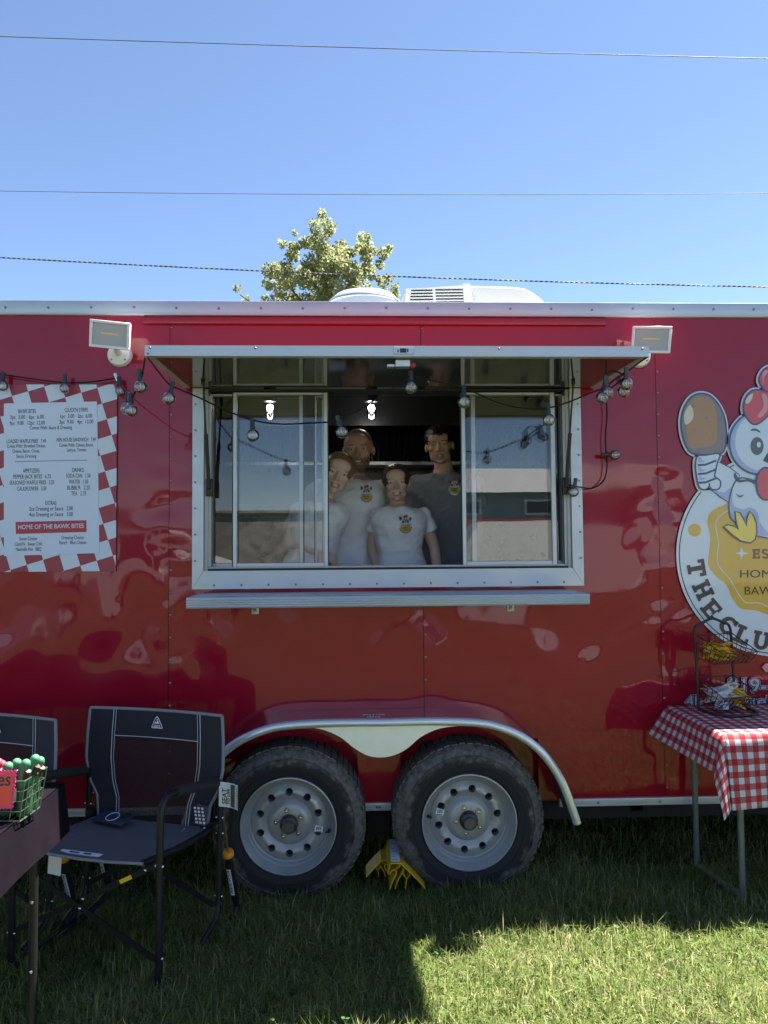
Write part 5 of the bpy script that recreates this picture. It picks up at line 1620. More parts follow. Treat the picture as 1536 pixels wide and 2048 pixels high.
mt['pk_y'] = packet_mat('mustard_packet', (.68, .46, .04), (.30, .12, .03), (.74, .60, .12))
mt['pk_w'] = packet_mat('white_packet', (.66, .68, .70), (.22, .05, .07), (.30, .38, .44))
def packet_mesh(w, h, th, m_, seed):
    q = MB()
    for s_ in (-1, 1):
        q.grid(lambda u, v, s_=s_: ((u - .5) * w, (v - .5) * h, s_ * th * math.sin(math.pi * u) ** .6 * math.sin(math.pi * v) ** .6 + .006 * mnoise.noise(Vector((u * 2.2, v * 2.2, seed)))), 6, 5)
    return q.mesh('packet', mt[m_], 60)
pkm = [packet_mesh(.105, .062, .007, 'pk_y', 1.3), packet_mesh(.105, .062, .007, 'pk_y', 5.1), packet_mesh(.095, .058, .008, 'pk_w', 2.2), packet_mesh(.095, .058, .008, 'pk_w', 7.7)]
rp = random.Random(11)
rackM = Matrix.Translation(rk0) @ Matrix.Rotation(R(14), 4, 'Z')
def drop_packet(me, bq, u, v, lift, lab, grp):
    o = bpy.data.objects.new('condiment_packet', me); C.objects.link(o)
    p = bq(u, v, 0) + Vector((0, 0, lift))
    o.location = rackM @ p
    o.rotation_euler = (R(rp.uniform(-28, 10)), R(rp.uniform(-30, 30)), R(rp.uniform(-60, 60)))
    tag(o, lab, 'condiment packet', grp)
for i in range(16):
    drop_packet(pkm[i % 2], baskets[0], rp.uniform(-.55, .55), rp.uniform(.25, .7), .010 + .0035 * i, 'yellow condiment packet heaped in the upper basket of the wire rack', 'yellow packets in the upper basket')
for i in range(16):
    drop_packet(pkm[2 + i % 2], baskets[1], rp.uniform(-.65, .15), rp.uniform(.25, .75), .008 + .0042 * i, 'white condiment packet heaped in the lower basket of the wire rack', 'white packets in the lower basket')
for i in range(10):
    drop_packet(pkm[i % 2], baskets[1], rp.uniform(.15, .75), rp.uniform(.3, .8), .012 + .0065 * i, 'yellow condiment packet at the right of the lower basket of the rack', 'yellow packets in the lower basket')
# ------------------------------------------------------------------ wheel chocks
mt['chock'] = mat('yellow_chock', (.66, .42, .015), .42, var=.12, vscale=25)
def chock(label, px, py, y, ln, mirror=1, scale=1.0, lab_=True):
    p = at(px, py, y)
    t = thing('wheel_chock', label, 'wheel chock', (p.x, p.y + ln / 2, ground_z(p.x, p.y)))
    k_ = .000222 * scale
    def cv(a, b): return ((a - 560) * k_ * mirror, (1130 - b) * k_ + .055)
    walls = [[(450, 748), (668, 756)], [(668, 756), (1050, 1130), (1180, 1290)], [(450, 748), (395, 930), (425, 955), (452, 930), (480, 895), (535, 880), (572, 920), (560, 1000), (480, 1130), (430, 1290)],
             [(570, 872), (668, 790)], [(590, 1130), (735, 885)], [(700, 965), (790, 1095), (862, 1000)], [(590, 1130), (540, 1290)], [(790, 1095), (760, 1290)]]
    for i, w in enumerate(walls):
        q = MB()
        pts = [cv(*a) for a in w]
        th = .0042 if i < 3 else .003
        vs = []
        for j, (a, b) in enumerate(pts):
            tdir = Vector(pts[min(j + 1, len(pts) - 1)]) - Vector(pts[max(j - 1, 0)]); tdir.normalize()
            n_ = Vector((-tdir.y, tdir.x)) * th / 2
            off = .0015 * (i >= 3)
            for sgn in (-1, 1):
                for yy in (-ln / 2 + off, ln / 2 - off):
                    vs.append((a + n_.x * sgn, yy, b + n_.y * sgn))
        fs = []
        for j in range(len(pts) - 1):
            o_ = 4 * j
            fs += [(o_, o_ + 1, o_ + 5, o_ + 4), (o_ + 2, o_ + 6, o_ + 7, o_ + 3), (o_, o_ + 4, o_ + 6, o_ + 2), (o_ + 1, o_ + 3, o_ + 7, o_ + 5)]
        e = 4 * (len(pts) - 1)
        fs += [(0, 2, 3, 1), (e, e + 1, e + 3, e + 2)]
        q.add(vs, fs); part('shell' if i < 3 else 'rib', q, mt['chock'], t)
    if lab_:
        (a, b), (c, d) = cv(462, 745), cv(656, 752)
        q = MB(); q.add([(a, -ln / 2 + .012, b + .0030), (c, -ln / 2 + .012, d + .0030), (c, ln / 2 - .006, d + .0030), (a, ln / 2 - .006, b + .0030)], [(0, 1, 2, 3)])
        lb = part('paper_label', q, mt['tag_white'], t)
        q = MB()
        for j in range(7):
            y0 = -ln / 2 + .03 + j * ln * .11
            q.add([(a + .008, y0, b + .0036), (c - .008 - .01 * (j % 3), y0, d + .0036), (c - .008 - .01 * (j % 3), y0 + .006, d + .0036), (a + .008, y0 + .006, b + .0036)], [(0, 1, 2, 3)])
        part('label_print', q, mat('label_print', (.25, .27, .38), .6) if 'label_print' not in bpy.data.materials else bpy.data.materials['label_print'], lb)
    return t
chock('yellow plastic chock with a white label wedged against the right tyre', 792, 1755, -.25, .26, 1, .9)
chock('small yellow chock peeking out left of the labelled one, under the trailer', 770, 1740, -.12, .12, -1, .6, False)
# ------------------------------------------------------------------ the four people behind the serving window
def skin_mat(name, col):
    M = bpy.data.materials.new(name); M.use_nodes = True
    t = M.node_tree; b = t.nodes['Principled BSDF']
    a = t.nodes.new('ShaderNodeVertexColor'); a.layer_name = 'paint'
    t.links.new(a.outputs[0], b.inputs['Base Color'])
    b.inputs['Roughness'].default_value = .5; b.inputs['Subsurface Weight'].default_value = .08
    b.inputs['Subsurface Radius'].default_value = (.012, .005, .003)
    return M
mt['skin'] = skin_mat('skin', (.45, .27, .2))
mt['tee_white'] = mat('white_tee', (.78, .79, .80), rough=.85, spec=.2, bump=.15, bscale=500, sheen=.2)
mt['tee_grey'] = mat('grey_tee', (.24, .25, .265), rough=.9, spec=.2, bump=.15, bscale=500, var=.08, vscale=120)
mt['jeans'] = mat('dark_trousers', (.03, .035, .05), .85)
mt['shoe'] = mat('dark_shoes', (.02, .02, .02), .6)
mt['eye_white'] = mat('eye_white', (.62, .60, .57), .2)
mt['iris'] = mat('iris', (.03, .022, .018), .15)
mt['teeth'] = mat('teeth', (.62, .58, .52), .3)

def remeshed(mb, voxel, smooth=3, fac=.5):
    me = mb.mesh('tmp', [])
    o = bpy.data.objects.new('tmp', me); C.objects.link(o)
    rm = o.modifiers.new('r', 'REMESH'); rm.mode = 'VOXEL'; rm.voxel_size = voxel; rm.use_smooth_shade = True
    sm_ = o.modifiers.new('s', 'SMOOTH'); sm_.iterations = smooth; sm_.factor = fac
    dg = bpy.context.evaluated_depsgraph_get()
    out = bpy.data.meshes.new_from_object(o.evaluated_get(dg))
    bpy.data.objects.remove(o); bpy.data.meshes.remove(me)
    return out
def loft(mb, rings, n=28):
    """rings: (centre, rx, ry, power)"""
    vs = []; k = len(rings)
    for c, rx, ry in rings:
        for j in range(n):
            a = 2 * math.pi * j / n
            ca, sa = math.cos(a), math.sin(a)
            e = .82
            vs.append((c[0] + rx * math.copysign(abs(ca) ** e, ca), c[1] + ry * math.copysign(abs(sa) ** e, sa), c[2]))
    fs = [(i * n + j, i * n + (j + 1) % n, (i + 1) * n + (j + 1) % n, (i + 1) * n + j) for i in range(k - 1) for j in range(n)]
    fs += [tuple(range(n - 1, -1, -1)), tuple((k - 1) * n + j for j in range(n))]
    mb.add(vs, fs)
def limb(mb, pts, rs, n=14):
    P_ = list(catmull(pts, 5, False)); k = len(pts)
    R_ = []
    for i in range(len(P_)):
        f = i / 5; a = min(int(f), k - 2); R_.append(rs[a] + (rs[a + 1] - rs[a]) * (f - a))
    mb.tube(P_, R_, n)
    mb.sphere(pts[0], rs[0] * 1.0, 14, 10); mb.sphere(pts[-1], rs[-1], 12, 8)
def hand(mb, w, d, palm_n, s_=1.0, side=1, curl=.7):
    """w wrist, d direction of the fingers, palm_n the way the palm faces; four unequal curled fingers and a thumb"""
    d = d.normalized(); n = (palm_n - d * palm_n.dot(d)).normalized(); sd = d.cross(n) * side
    M = Matrix((sd, n, d)).transposed()
    mb.sphere(w + d * .045 * s_, (.040 * s_, .016 * s_, .052 * s_), 14, 10, M)
    for i, (off, ln) in enumerate(((-.030, .062), (-.010, .072), (.010, .068), (.029, .054))):
        b = w + d * .082 * s_ + sd * off * s_
        pts = [b - d * .02 * s_]; cur = b; ang = .15
        for seg in (.42, .33, .25):
            dr = d * math.cos(ang) + n * math.sin(ang)
            cur = cur + dr * ln * seg * s_ * 1.15; pts.append(cur); ang += curl
        mb.tube([pts[0], b] + pts[1:], [.0085 * s_, .009 * s_, .0085 * s_, .0078 * s_, .0068 * s_], 8); mb.sphere(pts[-1], .0068 * s_, 8, 6)
    b = w + d * .022 * s_ - sd * .030 * s_
    t1 = b + (-sd * .7 + d * .6 + n * .25).normalized() * .038 * s_; t2 = t1 + (d * .85 + n * .5 - sd * .15).normalized() * .030 * s_
    mb.tube([b + sd * .012 * s_, b, t1, t2], [.013 * s_, .0125 * s_, .010 * s_, .008 * s_], 8); mb.sphere(t2, .008 * s_, 8, 6)

def head_parts(mb, M, s_, fem=0.0, smile=.5, ear=1.0, jaw=1.0):
    def E(c, r, rot=None):
        c = M @ Vector((c[0] * s_, c[1] * s_, c[2] * s_))
        Rm = M.to_3x3() @ (rot or Matrix.Identity(3))
        mb.sphere(c, tuple(x * s_ for x in r), 20, 14, Rm)
    E((0, .012, .035), (.076, .094, .094))
    E((0, -.030, -.035), (.060 * (1 - .05 * fem), .062, .078))
    E((0, -.050, -.080), (.040 * jaw * (1 - .08 * fem), .036, .036))
    E((0, -.075, -.104), (.019, .015, .015))
    E((0, -.058, .050), (.058, .034, .045))
    for sx in (-1, 1):
        E((sx * .032, -.080, .0205), (.026, .010, .0065 - .002 * fem), Matrix.Rotation(sx * .10, 3, 'Y'))
        E((sx * .041, -.064, -.022 + .004 * smile), (.021, .019, .017))
        E((sx * .034, -.034, -.070), (.024 * jaw, .036, .030))
        E((sx * .0115, -.098, -.034), (.0080, .0090, .0070))
        if ear: E((sx * .077, .014, -.004), (.008, .018, .029), Matrix.Rotation(sx * .25, 3, 'Z'))
        E((sx * .031, -.071, .004), (.018, .012, .012))
    E((0, -.090, -.005), (.0085, .012, .028), Matrix.Rotation(-.28, 3, 'X'))
    E((0, -.105, -.029), (.0120, .0125, .0100))
    w = .021 + .006 * smile
    def T(pts, r):
        mb.tube([M @ (Vector(p) * s_) for p in catmull([Vector(p) for p in pts], 4, False)], r * s_, 8)
    T([(-w, -.071, -.0605), (-w * .5, -.0865, -.0610), (0, -.0895, -.0620), (w * .5, -.0865, -.0610), (w, -.071, -.0605)], .0042)
    T([(-w, -.070, -.0620), (-w * .5, -.0845, -.0785), (0, -.0870, -.0825), (w * .5, -.0845, -.0785), (w, -.070, -.0620)], .0050)
    E((0, -.074, -.090), (.020, .010, .008))

def cap_hair(name, M, s_, c, r, m_, parent, noise_=.004, cut=None, seed=0.0, nu=44, nv=30):
    q = MB()
    q.sphere((0, 0, 0), 1.0, nu, nv)
    vs = []
    for x, y, z in q.v:
        p = Vector((c[0] + x * r[0], c[1] + y * r[1], c[2] + z * r[2]))
        st = mnoise.noise(Vector((math.atan2(x, z + .0001) * 9, y * 2.5, seed)))
        p += Vector((x, y, z)) * noise_ * (st + .6 * mnoise.noise(Vector((x * 5 + seed, y * 5, z * 5))))
        if cut: p = cut(p)
        vs.append(tuple(M @ (p * s_)))
    q.v = vs
    return q.build(name, m_, parent, 180)

def person(label, H, S, shw, head_c, s_, roll, yaw, pitch, armL, armR, slv, tee, skin, hairc, fem=0.0, chest=1.0, beard=0, hands=True, smile=.6, voxel=.0055):
    """H hip centre, S base of the neck, shw half shoulder width; armL/armR: shoulder, elbow, wrist (viewer's left/right)"""
    root = thing('person', label, 'person', (H.x, H.y, FLOOR), 0, 'four people behind the serving window')
    ax_ = S - H; Ln = ax_.length
    def tp(t_, dy=0): 
        p = H + ax_ * t_; return (p.x, p.y + dy, p.z)
    hipw = shw * (.88 + .08 * fem); ww = shw * (.82 - .10 * fem)
    dd = .105 * chest
    prof = [(-.16, hipw * .80, dd * .95, 0), (-.06, hipw, dd * 1.08, 0), (.08, hipw * .98, dd * 1.04, 0), (.34, ww, dd * .90, 0), (.55, ww * 1.08 + .004, dd * 1.02, -.004), (.72, shw * .92, dd * (1.10 + .12 * fem), -.010), (.84, shw * .96, dd * 1.02, -.006), (.93, shw * .86, dd * .84, 0), (.985, shw * .56, dd * .66, .004), (1.02, .066 * s_, .062 * s_, .006)]
    M = Matrix.Translation(head_c) @ Matrix.Rotation(roll, 4, 'Y') @ Matrix.Rotation(yaw, 4, 'Z') @ Matrix.Rotation(pitch, 4, 'X') @ Matrix.Diagonal((1.07, 1.0, .94, 1.0))
    b = MB()
    loft(b, [(tp(t_, dy), rx, ry) for t_, rx, ry, dy in prof])
    nk = M @ Vector((0, .022 * s_, -.055 * s_))
    limb(b, [Vector(tp(.94, .012)), Vector(tp(1.03, .008)).lerp(nk, .35), nk], [.070 * s_ * (1 - .12 * fem), .056 * s_ * (1 - .14 * fem), .055 * s_ * (1 - .12 * fem)])
    ar = (.050 - .010 * fem) * (s_ ** .5)
    for sh_, el, wr in (armL, armR):
        limb(b, [sh_, sh_.lerp(el, .5), el, el.lerp(wr, .35), wr], [ar * 1.18, ar * 1.0, ar * .80, ar * .84, ar * .54])
    legx = hipw * .52
    for sx in (-1, 1):
        hp_ = Vector((H.x + sx * legx, H.y, H.z - .06)); kn = Vector((H.x + sx * legx * 1.05, H.y - .02, FLOOR + (H.z - FLOOR) * .52)); an = Vector((H.x + sx * legx * 1.1, H.y + .02, FLOOR + .08))
        limb(b, [hp_, kn, an], [.080, .055, .038]); b.sphere((an.x, an.y - .06, FLOOR + .035), (.042, .12, .036), 14, 8)
    head_parts(b, M, s_, fem, smile)
    if hands:
        for (sh_, el, wr), side in ((armL, -1), (armR, 1)):
            d = (wr - el).normalized()
            pn = Vector((.5 * (-side) * -1, .9, 0)) if d.z < -.5 else Vector((0, .6, -.8))
            hand(b, wr, d, pn, .92 * s_, -side)
    me = remeshed(b, voxel, 2, .5)
    body = bpy.data.objects.new('body', me); C.objects.link(body); adopt(body, root)
    me.materials.append(mt['skin'])
    ca = me.color_attributes.new('paint', 'FLOAT_COLOR', 'POINT')
    Mi = M.inverted()
    n = len(me.vertices); co_ = np.empty(n * 3); me.vertices.foreach_get('co', co_); co_ = co_.reshape(-1, 3)
    Mi_ = np.array(Mi)
    L = (co_ @ Mi_[:3, :3].T + Mi_[:3, 3]) / s_
    col = np.tile(np.array([*skin, 1.0]), (n, 1))
    x, y, z = L[:, 0], L[:, 1], L[:, 2]
    inh = (np.abs(x) < .1) & (np.abs(y) < .13) & (z > -.14) & (z < .15)
    def blend(mask, c, f): col[mask, :3] = col[mask, :3] * (1 - f) + np.array(c) * f
    rnd = np.random.RandomState(3).rand(n)
    lips = inh & (np.abs(x) < .026) & (y < -.078) & (((z > -.066) & (z < -.057)) | ((z > -.089) & (z < -.0755)))
    blend(lips, (.34, .11, .10), .55)
    mouth = inh & (np.abs(x) < .022 + .004 * smile) & (y < -.07) & (z > -.0725) & (z < -.0625)
    blend(mouth, (.12, .03, .03), .7)
    cheek = inh & (np.abs(np.abs(x) - .042) < .018) & (y < -.05) & (np.abs(z + .03) < .02); blend(cheek, (.55, .20, .15), .18)
    brow = inh & (np.abs(np.abs(x) - .033) < .019) & (y < -.07) & (np.abs(z - .0265 + .9 * (np.abs(x) - .033) ** 2 * 30 / 30) < (.0045 - .001 * fem)); blend(brow, hairc, .6 - .25 * fem)
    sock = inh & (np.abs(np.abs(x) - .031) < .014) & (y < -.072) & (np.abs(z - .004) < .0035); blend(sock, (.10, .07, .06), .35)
    if beard:
        br_ = inh & (y < .02) & (z < -.040 - .25 * np.clip(.05 - np.abs(x), 0, .05) * 0) & (z > -.135) & ~lips & ~mouth & ~((np.abs(x) < .05) & (z > -.045) & (y < -.05))
        f = np.clip((-.035 - z) / .02, 0, 1) * (.55 + .35 * rnd)
        col[br_, :3] = col[br_, :3] * (1 - f[br_, None]) + np.array(hairc) * f[br_, None]
        st = inh & (z > .055) & ((y > -.055) | (z > .10)); f2 = .55 + .2 * rnd
        col[st, :3] = col[st, :3] * (1 - f2[st, None]) + np.array(hairc) * f2[st, None]
    ca.data.foreach_set('color', col.ravel())
    # eyes and teeth
    for sx in (-1, 1):
        q = MB(); q.sphere(M @ (Vector((sx * .0315, -.0745, .0045)) * s_), (.0125 * s_, .0105 * s_, .0068 * s_), 14, 10, M.to_3x3()); e = q.build('eye', mt['eye_white'], body, 180)
        q = MB(); q.sphere(M @ (Vector((sx * .0315, -.0810, .0043)) * s_), (.0058 * s_, .0045 * s_, .0058 * s_), 12, 8, M.to_3x3()); q.build('iris', mt['iris'], body if False else e, 180)
    q = MB(); wt = .019 + .0055 * smile
    vs = []
    for i in range(9):
        u = -1 + i / 4
        yb__ = -.0925 + .014 * u * u
        vs += [tuple(M @ (Vector((u * wt, yb__, -.0625 - .0005 * (1 - u * u))) * s_)), tuple(M @ (Vector((u * wt, yb__ + .001, -.0635 - .0085 * (1 - u * u))) * s_))]
    q.add(vs, [(2 * i, 2 * i + 1, 2 * i + 3, 2 * i + 2) for i in range(8)]); q.build('teeth', mt['teeth'], body, 180)
    # trousers and shoes
    q = MB()
    loft(q, [(tp(t_, dy), rx + .008, ry + .008) for t_, rx, ry, dy in prof[:3]])
    for sx in (-1, 1):
        hp_ = Vector((H.x + sx * legx, H.y, H.z - .06)); kn = Vector((H.x + sx * legx * 1.05, H.y - .02, FLOOR + (H.z - FLOOR) * .52)); an = Vector((H.x + sx * legx * 1.1, H.y + .02, FLOOR + .09))
        limb(q, [hp_, kn, an], [.092, .070, .060])
    trs = bpy.data.objects.new('trousers', remeshed(q, .014, 2)); trs.data.materials.append(mt['jeans']); C.objects.link(trs); adopt(trs, root)
    for sx in (-1, 1):
        q = MB(); q.sphere((H.x + sx * legx * 1.1, H.y - .04, FLOOR + .038), (.050, .135, .042), 16, 10); q.build('shoe', mt['shoe'], root, 180)
    # t-shirt
    q = MB()
    ez = .017
    sp_ = [(-.10, hipw + .012, dd * 1.12, 0)] + [(t_, rx + ez, ry + ez, dy) for t_, rx, ry, dy in prof[1:-1]]
    loft(q, [(tp(t_, dy), rx, ry) for t_, rx, ry, dy in sp_])
    for sh_, el, wr in (armL, armR):
        en = sh_.lerp(el, slv); d = (el - sh_).normalized()
        q.tube([sh_.lerp(Vector(tp(.90)), .35), sh_, sh_.lerp(en, .5), en], [ar * 1.25, ar * 1.36, ar * 1.46, ar * 1.52], 18)
        q.sphere(sh_, ar * 1.36, 16, 10)
    tm = remeshed(q, .008, 3, .5)
    nv_ = len(tm.vertices); cc = np.empty(nv_ * 3); tm.vertices.foreach_get('co', cc); cc = cc.reshape(-1, 3)
    nn = np.empty(nv_ * 3); tm.vertices.foreach_get('normal', nn); nn = nn.reshape(-1, 3)
    sd = H.x * 7
    dsp = np.array([.0120 * mnoise.noise(Vector((p[0] * 9 + sd, p[1] * 9, p[2] * 16 + p[0] * 11))) + .0060 * mnoise.noise(Vector((p[0] * 26 - p[2] * 20, p[1] * 16, p[2] * 30 + sd))) for p in cc])
    cc += nn * dsp[:, None]; tm.vertices.foreach_set('co', cc.ravel()); tm.update()
    tm.materials.append(tee)
    sh = bpy.data.objects.new('t_shirt', tm); C.objects.link(sh); adopt(sh, root)
    q = MB(); cb = Vector(tp(.995, .006))
    lean = Matrix.Rotation(R(14), 3, 'X')
    q.tube([cb + lean @ Vector((.074 * s_ * (1 - .05 * fem) * math.cos(2 * math.pi * i / 32), .066 * s_ * math.sin(2 * math.pi * i / 32), 0)) for i in range(32)], .0075, 8, True)
    q.build('collar', tee, sh, 60)
    return root, body, sh, M
def pt(px, py, y): return at(px, py, y)
def emblem(sh, px, py, y, sc=1.0):
    me = sh.data
    bvh = BVHTree.FromPolygons([v.co for v in me.vertices], [tuple(p.vertices) for p in me.polygons])
    def hit(a, b, lift):
        p = at(px + a * sc, py + b * sc, y); d = (p - CAM).normalized()
        h = bvh.ray_cast(CAM, d, 20)
        return (h[0] - d * lift) if h[0] else p
    def blob(name, shapes, m_, lift, parent):
        q = MB()
        for cx_, cy_, rx, ry, n in shapes:
            c = hit(cx_, cy_, lift); 
            ring = [hit(cx_ + rx * math.cos(2 * math.pi * i / n), cy_ + ry * math.sin(2 * math.pi * i / n), lift) for i in range(n)]
            mid = [hit(cx_ + .55 * rx * math.cos(2 * math.pi * i / n), cy_ + .55 * ry * math.sin(2 * math.pi * i / n), lift) for i in range(n)]
            q.add([c] + mid + ring, [(0, 1 + i, 1 + (i + 1) % n) for i in range(n)] + [(1 + i, 1 + n + i, 1 + n + (i + 1) % n, 1 + (i + 1) % n) for i in range(n)])
        return q.build(name, m_, parent)
    e = blob('emblem', [(0, 8, 12, 12, 24)], mt['v_white'], .003, sh)
    blob('emblem_badge', [(0, 8, 9.3, 8.6, 20)], mt['v_yellow'], .0045, sh)
    blob('emblem_letters', [(11 * math.cos(R(a)), 8 + 11 * math.sin(R(a)), 1.15, 1.15, 6) for a in range(5, 180, 16)], mt['v_dark'], .0046, sh)
    blob('emblem_lines', [(0, 5, 4.5, .7, 8), (0, 8.3, 5.5, .7, 8), (0, 11.5, 4.5, .7, 8)], mt['v_rust'], .006, sh)
    blob('emblem_rooster', [(0, -6, 6, 6, 16), (0, 0, 7, 4, 12)], mt['v_white'], .0055, sh)
    blob('emblem_outline', [(-4.5, -2, 2.2, 2.2, 8), (4.6, -3, 1.8, 2.6, 8), (-1.5, -6.5, 1.0, 1.3, 8), (2.2, -6.5, 1.0, 1.3, 8)], mt['v_navy'], .0068, sh)
    blob('emblem_comb', [(-1.5, -12, 2.6, 3, 10), (2, -13, 2.4, 3, 10), (.5, -3.4, 1.5, 2, 8)], mt['v_red'], .0066, sh)
    for b_ in ((-9.5, -9, 2.6, 3.8, 10), (9, -8, 2.2, 3.6, 10)): blob('emblem_drumstick', [b_], mt['v_rust'], .0062, sh)

SK1, SK2, SK3, SK4 = (.54, .32, .235), (.68, .45, .36), (.63, .40, .31), (.53, .33, .245)
# man with the short beard
ym = .78
mM = person('bearded man with shaved head in a white t-shirt, hugged by the blonde girl', pt(702, 1140, ym), pt(706, 958, ym), .200, pt(717, 901, ym - .01), 1.04, R(-2), R(-4), R(4),
            (pt(640, 982, ym), pt(604, 1030, ym + .05), pt(610, 1090, ym + .10)), (pt(767, 982, ym), pt(762, 1052, ym + .08), pt(790, 1105, ym + .20)), .52, mt['tee_white'], SK1, (.06, .045, .035), 0, 1.1, 1, True, .8)
emblem(mM[2], 733, 985, ym - .1)
# blonde girl leaning on him
yg = .52
gM = person('blonde girl in a white t-shirt leaning her head on the bearded man', pt(612, 1160, yg), pt(644, 1003, yg), .150, pt(676, 948, yg - .02), .93, R(17), R(4), R(4),
            (pt(598, 1022, yg), pt(578, 1082, yg - .06), pt(634, 1104, yg - .10)), (pt(672, 1024, yg + .03), pt(664, 1085, yg + .10), pt(650, 1135, yg + .12)), .62, mt['tee_white'], SK2, (.30, .20, .09), 1, .95, 0, True, .7)
mt['hair_blonde'] = mat('blonde_hair', (.25, .155, .06), .45, var=.35, vscale=60, stretch=(1, .15, 1))
mt['hair_fair'] = mat('dark_blonde_hair', (.075, .045, .024), .45, var=.35, vscale=60, stretch=(1, .15, 1))
mt['hair_dark'] = mat('dark_brown_hair', (.012, .009, .008), .5, var=.3, vscale=60)
HF_ = lambda M, s_, c, r, m_, par, **k_: cap_hair('hair', M, s_, c, r, m_, par, **k_)
h_ = HF_(gM[3], .93, (0, .020, .042), (.0855, .104, .097), mt['hair_blonde'], gM[0], noise_=.004, seed=1.0)
q = MB(); Mg = gM[3]
q.tube([Mg @ (Vector((.0835 * math.sin(a), .018, .044 + .0955 * math.cos(a))) * .93) for a in [R(-100 + 10 * i) for i in range(21)]], .0028, 6); q.build('hair_band', mat('hair_band', (.30, .22, .20), .5), h_, 60)
q = MB(); q.tube([Mg @ (Vector(p) * .93) for p in ((0, .12, .06), (-.01, .155, .03), (-.02, .15, -.06), (-.02, .13, -.14))], [.026, .034, .028, .010], 10); q.build('ponytail', mt['hair_blonde'], h_, 60)
# woman in front
yw_ = .60
wM = person('smiling woman with pulled back hair in a white t-shirt, in the middle', pt(800, 1160, yw_), pt(797, 1013, yw_), .148, pt(792, 967, yw_ - .02), .86, R(-3), R(-2), R(3),
            (pt(756, 1034, yw_), pt(745, 1096, yw_ + .03), pt(762, 1168, yw_ - .02)), (pt(846, 1032, yw_), pt(868, 1094, yw_ + .02), pt(880, 1166, yw_ - .02)), .50, mt['tee_white'], SK3, (.12, .08, .045), 1, .98, 0, True, 1.0)
emblem(wM[2], 811, 1046, yw_ - .1, 1.05)
h_ = HF_(wM[3], .86, (0, .020, .040), (.0850, .104, .099), mt['hair_fair'], wM[0], noise_=.005, seed=4.0)
q = MB(); q.sphere(wM[3] @ (Vector((0, .125, .07)) * .86), .034, 14, 10); q.build('bun', mt['hair_fair'], h_, 180)
# tall young man at the back
yb_ = 1.02
bM = person('tall young man with short dark hair in a grey t-shirt at the right', pt(896, 1150, yb_), pt(889, 948, yb_), .198, pt(879, 893, yb_ - .02), .99, R(-5), R(-10), R(2),
            (pt(834, 972, yb_), pt(824, 1045, yb_), pt(838, 1120, yb_ - .04)), (pt(948, 970, yb_), pt(956, 1045, yb_ + .02), pt(948, 1120, yb_ - .04)), .62, mt['tee_grey'], SK4, (.03, .022, .018), 0, 1.0, 0, True, .6)
emblem(bM[2], 909, 972, yb_ - .1, 1.0)
HF_(bM[3], .99, (0, .014, .058), (.083, .104, .088), mt['hair_dark'], bM[0], noise_=.007, seed=9.0)
# ------------------------------------------------------------------ tree and overhead lines behind the trailer
def leaf_mat(name, col, tl=.35):
    M = bpy.data.materials.new(name); M.use_nodes = True
    t = M.node_tree; b = t.nodes['Principled BSDF']; N = t.nodes.new; Lk = t.links.new
    a = N('ShaderNodeVertexColor'); a.layer_name = 'tint'
    mx = N('ShaderNodeMix'); mx.data_type = 'RGBA'; mx.blend_type = 'MULTIPLY'; mx.inputs['Factor'].default_value = 1
    mx.inputs['A'].default_value = (*col, 1); Lk(a.outputs[0], mx.inputs['B'])
    Lk(mx.outputs['Result'], b.inputs['Base Color']); b.inputs['Roughness'].default_value = .6; b.inputs['Specular IOR Level'].default_value = .25
    tr = N('ShaderNodeBsdfTranslucent'); Lk(mx.outputs['Result'], tr.inputs[0])
    ms = N('ShaderNodeMixShader'); ms.inputs[0].default_value = tl
    Lk(b.outputs[0], ms.inputs[1]); Lk(tr.outputs[0], ms.inputs[2]); Lk(ms.outputs[0], t.nodes['Material Output'].inputs[0])
    return M
def leaves_mesh(name, clumps, per, size, m_, rs, stretch=1.0):
    V = []; F = []; Tn = []
    for (c, r) in clumps:
        n = max(6, int(per * (r ** 2)))
        tone = rs.uniform(.7, 1.25)
        for _ in range(n):
            d = rs.normal(size=3); d /= np.linalg.norm(d)
            p = np.array(c) + d * r * rs.uniform(.25, 1.0) ** .6 * np.array([1, 1, stretch])
            a = rs.normal(size=3); a /= np.linalg.norm(a)
            b = np.cross(a, rs.normal(size=3)); b /= np.linalg.norm(b)
            s_ = size * rs.uniform(.6, 1.25)
            o = len(V)
            V += [p - a * s_ * .5, p + b * s_ * .36, p + a * s_ * .5, p - b * s_ * .36]
            F.append((o, o + 1, o + 2, o + 3))
            k_ = tone * rs.uniform(.75, 1.25); yl = rs.uniform(0, .25)
            Tn += [(k_ * (1 + yl), k_, k_ * (1 - yl * .5), 1)] * 4
    me = bpy.data.meshes.new(name); me.from_pydata([tuple(v) for v in V], [], F)
    ca = me.color_attributes.new('tint', 'FLOAT_COLOR', 'POINT'); ca.data.foreach_set('color', np.array(Tn, dtype=float).ravel())
    me.materials.append(m_); me.update()
    return me
rsT = np.random.RandomState(21)
mt['leaf'] = leaf_mat('cottonwood_leaf', (.28, .335, .18), .5)
mt['bark'] = mat('bark', (.11, .095, .075), .9, bump=.6, bscale=20, var=.3, vscale=5)
YT = 19.0
